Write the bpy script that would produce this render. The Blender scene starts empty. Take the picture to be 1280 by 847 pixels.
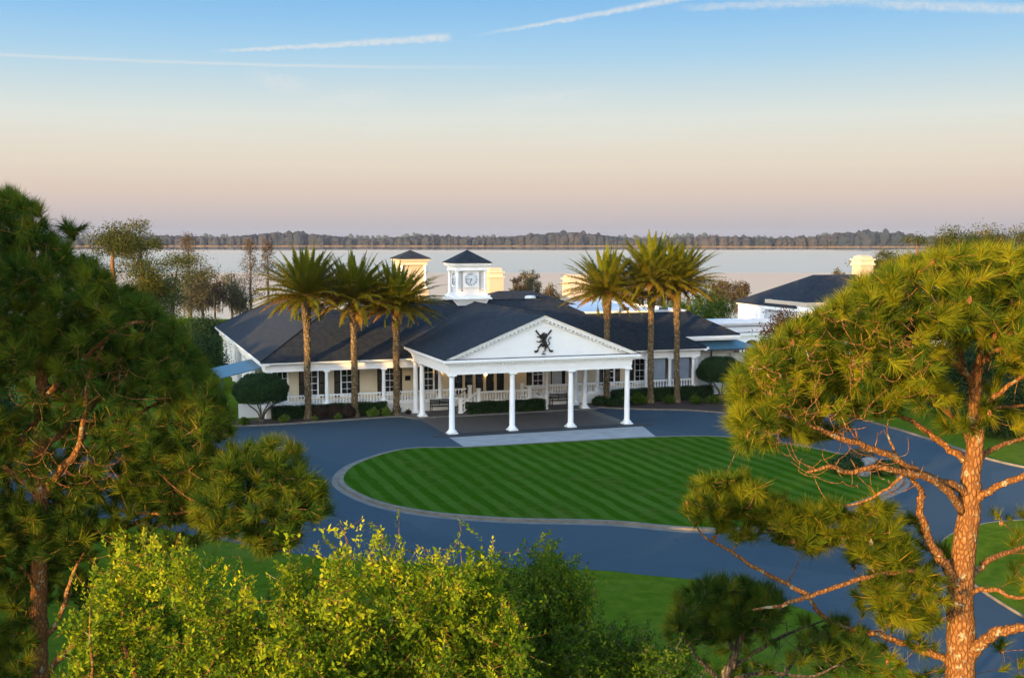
import bpy, math, random
import numpy as np
from mathutils import Vector
rad = math.radians
R0 = random.Random(7)
NR = np.random.default_rng(11)
scene = bpy.context.scene
COL = scene.collection

# ------------------------------------------------------------------ camera
F_PX, CAM_H, CX, CY, YH = 1471.0, 14.0, 640.0, 423.5, 297.0
PITCH = math.atan((CY - YH) / F_PX)
_F = np.array([0, math.cos(PITCH), -math.sin(PITCH)])
_U = np.array([0, math.sin(PITCH), math.cos(PITCH)])
CAM = np.array([0, 0, CAM_H])
def ray(x, y):
    return _F + (x - CX) / F_PX * np.array([1.0, 0, 0]) + -(y - CY) / F_PX * _U
def on_ground(x, y, z=0.0):          # point of the ground seen at photo position x, y
    r = ray(x, y); return CAM + r * ((z - CAM_H) / r[2])
def at(x, y, Y):                     # point at distance Y seen at photo position x, y
    r = ray(x, y); return CAM + r * (Y / r[1])

cam_data = bpy.data.cameras.new('camera'); cam = bpy.data.objects.new('camera', cam_data); COL.objects.link(cam)
cam.location = (0, 0, CAM_H); cam.rotation_euler = (math.pi / 2 - PITCH, 0, 0)
cam_data.sensor_width = 36; cam_data.lens = F_PX * 36 / 1280
cam_data.clip_start = 0.3; cam_data.clip_end = 30000
scene.camera = cam
scene.render.resolution_x = 1024; scene.render.resolution_y = 677
scene.view_settings.view_transform = 'Standard'; scene.view_settings.look = 'None'
scene.view_settings.exposure = 1.3; scene.view_settings.gamma = 1.0
scene.render.engine = 'CYCLES'
scene.cycles.max_bounces = 5; scene.cycles.diffuse_bounces = 3; scene.cycles.glossy_bounces = 2
scene.cycles.transmission_bounces = 3; scene.cycles.transparent_max_bounces = 6
scene.cycles.use_denoising = True
scene.cycles.sample_clamp_indirect = 4.0

# ------------------------------------------------------------------ material helpers
def lin(r, g, b):
    f = lambda c: (c / 255) / 12.92 if c / 255 <= 0.04045 else ((c / 255 + 0.055) / 1.055) ** 2.4
    return (f(r), f(g), f(b), 1)
class NT:
    def __init__(s, tree): s.t = tree; s.n = tree.nodes; s.l = tree.links
    def new(s, kind, **kw):
        n = s.n.new(kind)
        for k, v in kw.items(): setattr(n, k, v)
        return n
    def link(s, a, b): s.l.new(a, b)
    def val(s, sock, v):
        if hasattr(v, 'is_linked') or isinstance(v, bpy.types.NodeSocket): s.link(v, sock)
        else: sock.default_value = v
    def math(s, op, a, b=0.0, c=0.0, clamp=False):
        n = s.new('ShaderNodeMath', operation=op, use_clamp=clamp)
        s.val(n.inputs[0], a); s.val(n.inputs[1], b); s.val(n.inputs[2], c)
        return n.outputs[0]
    def vmath(s, op, a, b=(0, 0, 0)):
        n = s.new('ShaderNodeVectorMath', operation=op)
        s.val(n.inputs[0], a); s.val(n.inputs[1], b)
        return n.outputs['Value'] if op in ('DOT_PRODUCT', 'LENGTH') else n.outputs[0]
    def ramp(s, fac, stops, interp='LINEAR'):
        n = s.new('ShaderNodeValToRGB'); e = n.color_ramp.elements; n.color_ramp.interpolation = interp
        while len(e) < len(stops): e.new(0.5)
        for i, (p, c) in enumerate(stops):
            e[i].position = p; e[i].color = c if len(c) == 4 else (*c, 1)
        s.link(fac, n.inputs[0]); return n.outputs[0]
    def mix(s, fac, a, b, blend='MIX'):
        n = s.new('ShaderNodeMix', data_type='RGBA', blend_type=blend)
        s.val(n.inputs[0], fac); s.val(n.inputs[6], a); s.val(n.inputs[7], b)
        return n.outputs[2]
    def noise(s, vec, scale, detail=3.0, rough=0.5, dist=0.0):
        n = s.new('ShaderNodeTexNoise'); n.inputs['Scale'].default_value = scale
        n.inputs['Detail'].default_value = detail; n.inputs['Roughness'].default_value = rough
        n.inputs['Distortion'].default_value = dist
        if vec is not None: s.link(vec, n.inputs['Vector'])
        return n.outputs['Fac']
    def maprange(s, v, a, b, c=0.0, d=1.0, smooth=False):
        n = s.new('ShaderNodeMapRange'); n.clamp = True
        if smooth: n.interpolation_type = 'SMOOTHSTEP'
        s.val(n.inputs[0], v)
        for i, q in enumerate((a, b, c, d)): s.val(n.inputs[i + 1], q)
        return n.outputs[0]
def material(name):
    m = bpy.data.materials.new(name); m.use_nodes = True
    nt = NT(m.node_tree); b = m.node_tree.nodes['Principled BSDF']
    return m, nt, b
def obj_co(nt): return nt.new('ShaderNodeTexCoord').outputs['Object']
def bump(nt, b, h, strength=0.3, dist=0.02):
    n = nt.new('ShaderNodeBump'); n.inputs['Strength'].default_value = strength; n.inputs['Distance'].default_value = dist
    nt.link(h, n.inputs['Height']); nt.link(n.outputs[0], b.inputs['Normal'])
def simple(name, c1, c2, scale=3.0, rough=0.6, bstr=0.0, bscale=30.0, bdist=0.01, metal=0.0, spec=0.5, detail=4.0):
    m, nt, b = material(name); co = obj_co(nt)
    f = nt.noise(co, scale, detail, 0.6)
    nt.link(nt.ramp(f, [(0.3, c1), (0.7, c2)]), b.inputs['Base Color'])
    b.inputs['Roughness'].default_value = rough; b.inputs['Metallic'].default_value = metal
    b.inputs['Specular IOR Level'].default_value = spec
    if bstr: bump(nt, b, nt.noise(co, bscale, 5, 0.6), bstr, bdist)
    return m
M = {}
M['white_paint'] = simple('white_paint', (.80, .80, .78), (.86, .86, .84), 0.8, 0.55, 0.1, 8)
M['white_trim'] = simple('white_trim', (.81, .81, .79), (.87, .87, .85), 1.5, 0.45)
M['cream_wall'] = simple('cream_wall', (.60, .50, .34), (.68, .57, .39), 0.6, 0.8, 0.15, 40)  # cream, deepened to carry the warm glow of the porch lamps
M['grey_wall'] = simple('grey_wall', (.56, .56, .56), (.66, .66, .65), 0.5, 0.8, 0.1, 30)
M['sunlit_stucco'] = simple('sunlit_stucco', (.40, .32, .235), (.45, .36, .265), 0.7, 0.85, 0.2, 60)  # cream stucco with the low sun's warmth put into the colour
M['sunlit_trim'] = simple('sunlit_trim', (.48, .39, .29), (.53, .43, .33), 1.5, 0.6)  # white trim tinted as if lit by the low sun
M['stucco'] = simple('stucco', (.68, .66, .60), (.76, .73, .67), 0.7, 0.85, 0.2, 60)
M['black_paint'] = simple('black_paint', (.003, .003, .004), (.006, .006, .008), 3, 0.7, spec=.2)
M['bronze'] = simple('bronze', (.012, .012, .013), (.03, .025, .018), 9, 0.45, 0.3, 20, 0.02, metal=0.5)
M['gold'] = simple('gold', (.35, .22, .06), (.5, .33, .1), 9, 0.35, metal=0.9)
M['blue_metal'] = simple('blue_metal', (.05, .12, .17), (.065, .145, .20), 2, 0.42, 0.1, 3)
M['dark_metal'] = simple('dark_metal', (.02, .035, .055), (.03, .045, .07), 2, 0.45)
M['membrane'] = simple('membrane', (.58, .60, .64), (.7, .72, .75), 0.4, 0.6, 0.1, 3)
M['mulch'] = simple('mulch', (.022, .012, .008), (.07, .036, .022), 14, 1.0, 1.0, 30, 0.06)
M['concrete'] = simple('concrete', (.105, .097, .087), (.18, .163, .14), 1.6, 0.9, 0.2, 40)
M['kerb'] = simple('kerb', (.115, .098, .078), (.20, .172, .138), 2.2, 0.9, 0.3, 30)
M['stone_path'] = simple('stone_path', (.24, .245, .25), (.32, .325, .33), 1.0, 0.85, 0.2, 30)
M['rock'] = simple('rock', (.08, .08, .08), (.24, .23, .22), 4, 0.9, 0.6, 12, 0.05)
M['louver'] = simple('louver', (.35, .35, .35), (.45, .45, .44), 3, 0.7)

def glass_mat(name, c):
    m, nt, b = material(name); b.inputs['Base Color'].default_value = (*c, 1)
    b.inputs['Roughness'].default_value = 0.06; b.inputs['Specular IOR Level'].default_value = 0.7
    return m
M['glass'] = glass_mat('window_glass', (.008, .010, .014))
M['screen'] = simple('screen', (.16, .19, .24), (.22, .26, .32), 1.2, 0.5)

def lamp_mat(name, c, s):
    m, nt, b = material(name); b.inputs['Emission Color'].default_value = (*c, 1); b.inputs['Emission Strength'].default_value = s
    return m
M['lamp_glow'] = lamp_mat('lamp_glow', (1.0, .62, .22), 6.5)

def shingles():
    m, nt, b = material('shingles'); co = obj_co(nt)
    bt = nt.new('ShaderNodeTexBrick'); nt.link(co, bt.inputs['Vector'])
    bt.inputs['Color1'].default_value = (.016, .029, .045, 1); bt.inputs['Color2'].default_value = (.004, .010, .021, 1)
    bt.inputs['Mortar'].default_value = (.008, .008, .009, 1); bt.inputs['Scale'].default_value = 1.0
    bt.inputs['Brick Width'].default_value = 0.33; bt.inputs['Row Height'].default_value = 0.155; bt.inputs['Mortar Size'].default_value = 0.012
    big = nt.noise(co, 0.35, 4, 0.6); fine = nt.noise(co, 9, 3, 0.6)
    c = nt.mix(0.55, bt.outputs['Color'], nt.ramp(big, [(0.3, (.004, .014, .029)), (0.7, (.016, .024, .035))]))
    c = nt.mix(0.35, c, nt.ramp(fine, [(0.35, (.008, .008, .010)), (0.7, (.06, .052, .052))]))
    c = nt.mix(0.5, c, nt.ramp(nt.noise(co, 2.6, 5, 0.75), [(0.36, (.001, .006, .013)), (0.66, (.038, .044, .054))]))
    nt.link(c, b.inputs['Base Color']); b.inputs['Roughness'].default_value = 0.85; b.inputs['Specular IOR Level'].default_value = 0.2
    bump(nt, b, bt.outputs['Fac'], 0.6, -0.015)
    return m
M['shingles'] = shingles()

def asphalt():
    m, nt, b = material('asphalt'); co = obj_co(nt)
    big = nt.noise(co, 0.12, 5, 0.6, 0.4); fine = nt.noise(co, 25, 3, 0.7)
    c = nt.ramp(big, [(0.3, (.016, .038, .058)), (0.7, (.040, .068, .092))])
    c = nt.mix(0.5, c, nt.ramp(fine, [(0.3, (.008, .022, .036)), (0.75, (.042, .078, .108))]))
    vp = nt.new('ShaderNodeTexVoronoi'); vp.inputs['Scale'].default_value = 0.075; nt.link(co, vp.inputs['Vector'])
    sp_ = nt.new('ShaderNodeSeparateXYZ'); nt.link(vp.outputs['Color'], sp_.inputs[0])
    c = nt.mix(nt.maprange(sp_.outputs[0], 0.0, 1.0, 0.0, 0.42), c, (.062, .088, .110, 1))
    st = nt.noise(co, 0.9, 4, 0.7, 1.5); c = nt.mix(nt.maprange(st, 0.60, 0.72, 0, 0.5), c, (.014, .030, .044, 1))
    v = nt.new('ShaderNodeTexVoronoi', feature='DISTANCE_TO_EDGE'); v.inputs['Scale'].default_value = 0.16
    wob = nt.new('ShaderNodeVectorMath', operation='ADD')
    nz = nt.new('ShaderNodeTexNoise'); nz.inputs['Scale'].default_value = 0.5; nt.link(co, nz.inputs['Vector'])
    nt.link(co, wob.inputs[0]); sc = nt.new('ShaderNodeVectorMath', operation='SCALE'); sc.inputs[3].default_value = 1.6
    nt.link(nz.outputs['Color'], sc.inputs[0]); nt.link(sc.outputs[0], wob.inputs[1]); nt.link(wob.outputs[0], v.inputs['Vector'])
    crack = nt.maprange(v.outputs['Distance'], 0.0, 0.006, 0.45, 0.0)
    c = nt.mix(crack, c, (.03, .035, .042, 1))
    nt.link(c, b.inputs['Base Color']); b.inputs['Roughness'].default_value = 0.8; b.inputs['Specular IOR Level'].default_value = 0.25
    bump(nt, b, fine, 0.25, 0.01)
    return m
M['asphalt'] = asphalt()

def pavers(name, c1, c2, cm, bw=0.24, rh=0.12):
    m, nt, b = material(name); co = obj_co(nt)
    bt = nt.new('ShaderNodeTexBrick'); nt.link(co, bt.inputs['Vector'])
    bt.inputs['Color1'].default_value = (*c1, 1); bt.inputs['Color2'].default_value = (*c2, 1); bt.inputs['Mortar'].default_value = (*cm, 1)
    bt.inputs['Scale'].default_value = 1.0; bt.inputs['Brick Width'].default_value = bw; bt.inputs['Row Height'].default_value = rh
    bt.inputs['Mortar Size'].default_value = 0.008
    n = nt.noise(co, 0.8, 4, 0.6)
    c = nt.mix(0.4, bt.outputs['Color'], nt.ramp(n, [(0.3, c2), (0.7, c1)]))
    nt.link(c, b.inputs['Base Color']); b.inputs['Roughness'].default_value = 0.7
    bump(nt, b, bt.outputs['Fac'], 0.3, -0.008)
    return m
M['pavers'] = pavers('pavers', (.11, .095, .088), (.075, .066, .062), (.04, .038, .036))
M['dark_blocks'] = pavers('dark_blocks', (.030, .036, .043), (.022, .028, .034), (.015, .017, .02))

def grass_mat(name, stripes):
    m, nt, b = material(name); co = obj_co(nt)
    fine = nt.noise(co, 14, 4, 0.75); big = nt.noise(co, 0.22, 4, 0.6, 0.3); mid = nt.noise(co, 1.6, 4, 0.65)
    if stripes:
        # mown stripes run away from the house: object x is measured across them
        sep = nt.new('ShaderNodeSeparateXYZ'); nt.link(co, sep.inputs[0])
        wob = nt.math('MULTIPLY', nt.math('SUBTRACT', nt.noise(co, 0.5, 3, 0.5), 0.5), 0.5)
        ph = nt.math('ADD', sep.outputs[0], wob)
        s = nt.math('SINE', nt.math('MULTIPLY', ph, 2 * math.pi / 1.10))
        s = nt.maprange(s, -0.45, 0.45, 0, 1, True)
        s = nt.math('ADD', nt.math('MULTIPLY', s, nt.maprange(nt.noise(co, 0.16, 3, 0.5), 0.35, 0.65, 0.45, 1.0)), nt.math('MULTIPLY', nt.math('SUBTRACT', mid, 0.5), 0.8), clamp=True)
        c = nt.mix(s, (.018, .068, .001, 1), (.055, .125, .016, 1))
        dry = nt.maprange(nt.math('MULTIPLY', big, mid), 0.27, 0.40)
        c = nt.mix(nt.math('MULTIPLY', dry, 0.55), c, (.095, .088, .025, 1))
    else:
        c = nt.ramp(mid, [(0.3, (.042, .094, .004)), (0.7, (.115, .160, .012))])
        c = nt.mix(nt.maprange(big, 0.5, 0.7, 0, 0.45), c, (.14, .15, .035, 1))
    c = nt.mix(0.3, c, nt.ramp(fine, [(0.3, (.012, .036, .002)), (0.72, (.09, .14, .02))]))
    nt.link(c, b.inputs['Base Color']); b.inputs['Roughness'].default_value = 0.95; b.inputs['Specular IOR Level'].default_value = 0.0
    bump(nt, b, fine, 0.7, 0.04)
    return m
M['lawn'] = grass_mat('lawn', True)
M['grass'] = grass_mat('grass', False)

def leaf_mat(name, stops, trans=0.35, rough=0.7, spec=0.08, tcol=None):
    # uv.x: one random number per leaf cluster, plus lit tips by height in bush trees; uv.y: base to tip
    m, nt, b = material(name)
    uv = nt.new('ShaderNodeUVMap'); sep = nt.new('ShaderNodeSeparateXYZ'); nt.link(uv.outputs[0], sep.inputs[0])
    c = nt.ramp(sep.outputs[0], stops)
    nt.link(c, b.inputs['Base Color']); b.inputs['Roughness'].default_value = rough; b.inputs['Specular IOR Level'].default_value = spec
    t = nt.new('ShaderNodeBsdfTranslucent')
    nt.link(nt.mix(1.0, c, tcol or (1.9, 1.75, 0.7, 1), 'MULTIPLY'), t.inputs['Color'])
    mx = nt.new('ShaderNodeMixShader'); mx.inputs[0].default_value = trans
    nt.link(b.outputs[0], mx.inputs[1]); nt.link(t.outputs[0], mx.inputs[2])
    nt.link(mx.outputs[0], nt.n['Material Output'].inputs['Surface'])
    return m
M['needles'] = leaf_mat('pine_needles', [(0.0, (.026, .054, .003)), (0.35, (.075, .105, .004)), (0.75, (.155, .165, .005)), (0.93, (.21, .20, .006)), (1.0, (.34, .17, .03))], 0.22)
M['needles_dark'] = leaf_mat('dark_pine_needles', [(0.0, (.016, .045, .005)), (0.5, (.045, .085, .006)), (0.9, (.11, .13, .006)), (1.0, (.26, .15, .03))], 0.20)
M['needles_far'] = leaf_mat('far_pine_needles', [(0.0, (.018, .030, .006)), (0.5, (.040, .052, .008)), (0.9, (.080, .078, .010)), (1.0, (.13, .09, .02))], 0.15)
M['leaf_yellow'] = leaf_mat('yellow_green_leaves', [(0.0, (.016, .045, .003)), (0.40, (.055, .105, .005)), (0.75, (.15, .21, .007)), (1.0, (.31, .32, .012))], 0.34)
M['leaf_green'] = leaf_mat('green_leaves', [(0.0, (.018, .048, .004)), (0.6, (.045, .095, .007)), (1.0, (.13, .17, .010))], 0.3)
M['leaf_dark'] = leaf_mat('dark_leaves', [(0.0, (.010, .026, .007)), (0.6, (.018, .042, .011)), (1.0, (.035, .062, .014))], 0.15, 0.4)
M['leaf_lime'] = leaf_mat('lime_leaves', [(0.0, (.07, .14, .015)), (1.0, (.16, .21, .03))], 0.35)
M['leaf_brown'] = leaf_mat('brown_leaves', [(0.0, (.045, .028, .018)), (0.6, (.085, .055, .028)), (1.0, (.10, .09, .03))], 0.3, tcol=(1.4, 1.1, .8, 1))
M['leaf_maroon'] = leaf_mat('maroon_leaves', [(0.0, (.025, .014, .012)), (0.6, (.045, .025, .018)), (1.0, (.06, .05, .02))], 0.2, tcol=(1.4, 1.0, .8, 1))
M['leaf_moss'] = leaf_mat('moss_leaves', [(0.0, (.06, .06, .035)), (0.6, (.10, .095, .05)), (1.0, (.15, .12, .05))], 0.3, tcol=(1.3, 1.15, .8, 1))
M['palm_leaf'] = leaf_mat('palm_fronds', [(0.0, (.09, .11, .005)), (0.4, (.13, .125, .006)), (0.8, (.18, .125, .008)), (1.0, (.30, .16, .03))], 0.2)

def bark(name, c1, c2, c3, vs=9.0, lichen=0.0):
    m, nt, b = material(name); co = obj_co(nt)
    mp = nt.new('ShaderNodeMapping'); mp.inputs['Scale'].default_value = (1, 1, 0.45); nt.link(co, mp.inputs[0])
    v = nt.new('ShaderNodeTexVoronoi', feature='DISTANCE_TO_EDGE'); v.inputs['Scale'].default_value = vs; nt.link(mp.outputs[0], v.inputs['Vector'])
    n = nt.noise(mp.outputs[0], vs * 1.5, 5, 0.7)
    e = nt.maprange(nt.math('ADD', v.outputs['Distance'], nt.math('MULTIPLY', n, 0.25)), 0.10, 0.34)
    c = nt.mix(e, (*c3, 1), nt.ramp(n, [(0.3, c1), (0.7, c2)]))
    if lichen:
        l = nt.maprange(nt.noise(co, 5.5, 3, 0.6), 0.60, 0.66, 0, lichen)
        c = nt.mix(l, c, (.34, .35, .24, 1))
    nt.link(c, b.inputs['Base Color']); b.inputs['Roughness'].default_value = 0.92; b.inputs['Specular IOR Level'].default_value = 0.15
    bump(nt, b, nt.math('ADD', e, nt.math('MULTIPLY', n, 0.6)), 0.9, 0.03)
    return m
M['bark_pine'] = bark('pine_bark', (.20, .092, .028), (.31, .150, .052), (.13, .055, .020), 15, 0.7)
M['bark_dark'] = bark('dark_bark', (.07, .055, .045), (.13, .10, .08), (.03, .024, .02), 9, 0.4)
M['bark_palm'] = bark('palm_bark', (.13, .085, .04), (.26, .18, .085), (.05, .033, .018), 7, 0.6)
M['bark_grey'] = bark('grey_bark', (.11, .095, .075), (.19, .165, .13), (.05, .04, .03), 5, 0.0)

# ------------------------------------------------------------------ mesh helpers
class MB:
    def __init__(s): s.v = []; s.f = []; s.n = 0; s.uv = []
    def add(s, v, f, uv=None):
        s.v.append(np.asarray(v, float)); s.f += [tuple(i + s.n for i in q) for q in f]
        s.uv.append(np.zeros((len(v), 2)) if uv is None else uv); s.n += len(v)
    def box(s, x0, x1, y0, y1, z0, z1):
        v = [(x, y, z) for z in (z0, z1) for y in (y0, y1) for x in (x0, x1)]
        s.add(v, [(0, 2, 3, 1), (4, 5, 7, 6), (0, 1, 5, 4), (2, 6, 7, 3), (0, 4, 6, 2), (1, 3, 7, 5)])
    def lathe(s, c, prof, n=12, rot=0.0):
        v = []; f = []
        for r, z in prof:
            for i in range(n):
                a = 2 * math.pi * i / n + rot; v.append((c[0] + r * math.cos(a), c[1] + r * math.sin(a), c[2] + z))
        for k in range(len(prof) - 1):
            for i in range(n):
                j = (i + 1) % n; f.append((k * n + i, k * n + j, (k + 1) * n + j, (k + 1) * n + i))
        f.append(tuple(range(n - 1, -1, -1))); f.append(tuple((len(prof) - 1) * n + i for i in range(n)))
        s.add(v, f)
    def tube(s, pts, radii, n=6, cap=True):
        pts = np.asarray(pts, float); m = len(pts)
        t = np.gradient(pts, axis=0); t /= np.linalg.norm(t, axis=1)[:, None] + 1e-9
        ref = np.array([0.31, 0.2, 1.0]) if abs(t[0][2]) < 0.9 else np.array([1.0, 0.3, 0.1])
        nrm = np.cross(t[0], ref); nrm /= np.linalg.norm(nrm)
        a = np.arange(n) * 2 * math.pi / n; V = []
        for i in range(m):
            nrm = nrm - t[i] * (nrm @ t[i]); nrm /= np.linalg.norm(nrm) + 1e-9
            bn = np.cross(t[i], nrm)
            V.append(pts[i] + radii[i] * (np.cos(a)[:, None] * nrm + np.sin(a)[:, None] * bn))
        f = [(k * n + i, k * n + (i + 1) % n, (k + 1) * n + (i + 1) % n, (k + 1) * n + i) for k in range(m - 1) for i in range(n)]
        if cap: f += [tuple(range(n - 1, -1, -1)), tuple((m - 1) * n + i for i in range(n))]
        s.add(np.vstack(V), f)
    def prism(s, poly, z0, z1):          # poly: (x, y) counter-clockwise
        n = len(poly); v = [(p[0], p[1], z0) for p in poly] + [(p[0], p[1], z1) for p in poly]
        s.add(v, [tuple(range(n - 1, -1, -1)), tuple(range(n, 2 * n))] + [(i, (i + 1) % n, n + (i + 1) % n, n + i) for i in range(n)])
    def slab(s, poly3, d):               # a plane polygon given thickness d downwards
        n = len(poly3); v = [tuple(p) for p in poly3] + [(p[0], p[1], p[2] - d) for p in poly3]
        s.add(v, [tuple(range(n)), tuple(range(2 * n - 1, n - 1, -1))] + [(i, n + i, n + (i + 1) % n, (i + 1) % n) for i in range(n)])
    def build(s, name, mat, parent=None, smooth=False):
        me = bpy.data.meshes.new(name)
        V = np.vstack(s.v); me.vertices.add(len(V)); me.vertices.foreach_set('co', V.ravel())
        ls = np.fromiter((i for f in s.f for i in f), dtype=np.int32)
        cnt = np.fromiter((len(f) for f in s.f), dtype=np.int32)
        me.loops.add(len(ls)); me.loops.foreach_set('vertex_index', ls)
        me.polygons.add(len(cnt)); me.polygons.foreach_set('loop_start', np.concatenate([[0], np.cumsum(cnt)[:-1]]).astype(np.int32))
        me.update(calc_edges=True); me.validate()
        me.polygons.foreach_set('use_smooth', np.full(len(me.polygons), bool(smooth)))
        return link(name, me, mat, parent)
def link(name, me, mat, parent=None):
    o = bpy.data.objects.new(name, me); COL.objects.link(o)
    me.materials.append(M[mat] if isinstance(mat, str) else mat)
    if parent is not None: o.parent = parent
    return o
def leaf_mesh(name, V, k, UV, mat, parent):
    """V: (faces*k, 3) vertices in face order, k per face; UV the same length"""
    nf = len(V) // k; me = bpy.data.meshes.new(name)
    me.vertices.add(len(V)); me.vertices.foreach_set('co', V.astype(np.float32).ravel())
    me.loops.add(len(V)); me.loops.foreach_set('vertex_index', np.arange(len(V), dtype=np.int32))
    me.polygons.add(nf); me.polygons.foreach_set('loop_start', (np.arange(nf) * k).astype(np.int32))
    uvl = me.uv_layers.new(name='UVMap'); uvl.data.foreach_set('uv', UV.astype(np.float32).ravel())
    me.update(calc_edges=True)
    return link(name, me, mat, parent)
def thing(name, label, cat, loc=(0, 0, 0), rz=0.0, group=None):
    o = bpy.data.objects.new(name, None); COL.objects.link(o); o.location = loc; o.rotation_euler = (0, 0, rz)
    o.empty_display_size = 0.3
    return tag(o, label, cat, group)
def tag(o, label, cat, group=None):
    o['label'] = label; o['category'] = cat
    if group: o['group'] = group
    return o
def struct(o, kind='structure'):
    o['kind'] = kind; return o
def unit(v): return v / (np.linalg.norm(v, axis=-1, keepdims=True) + 1e-9)
def catmull(P, n=6, closed=False):
    P = [np.asarray(p, float) for p in P]; out = []; m = len(P)
    rng = range(m) if closed else range(m - 1)
    for i in rng:
        p0 = P[(i - 1) % m] if closed or i > 0 else 2 * P[0] - P[1]
        p1 = P[i]; p2 = P[(i + 1) % m]
        p3 = P[(i + 2) % m] if closed or i + 2 < m else 2 * P[-1] - P[-2]
        for k in range(n):
            t = k / n
            out.append(0.5 * ((2 * p1) + (-p0 + p2) * t + (2 * p0 - 5 * p1 + 4 * p2 - p3) * t * t + (-p0 + 3 * p1 - 3 * p2 + p3) * t ** 3))
    if not closed: out.append(P[-1])
    return np.array(out)
def in_poly(x, y, poly):
    c = False; n = len(poly)
    for i in range(n):
        x1, y1 = poly[i]; x2, y2 = poly[(i + 1) % n]
        if (y1 > y) != (y2 > y) and x < (x2 - x1) * (y - y1) / (y2 - y1) + x1: c = not c
    return c
# ------------------------------------------------------------------ sun, sky
SUN_AZ, SUN_EL = rad(36), rad(6.5)         # azimuth measured from straight behind the camera towards the left
SUN = np.array([-math.sin(SUN_AZ) * math.cos(SUN_EL), -math.cos(SUN_AZ) * math.cos(SUN_EL), math.sin(SUN_EL)])
sd = bpy.data.lights.new('sun', 'SUN'); sd.energy = 5.0; sd.angle = rad(0.6); sd.color = (1.0, 0.60, 0.22)
so = bpy.data.objects.new('sun', sd); COL.objects.link(so)
so.rotation_euler = Vector(SUN).to_track_quat('Z', 'Y').to_euler(); so.location = (-60, -60, 60)

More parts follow.
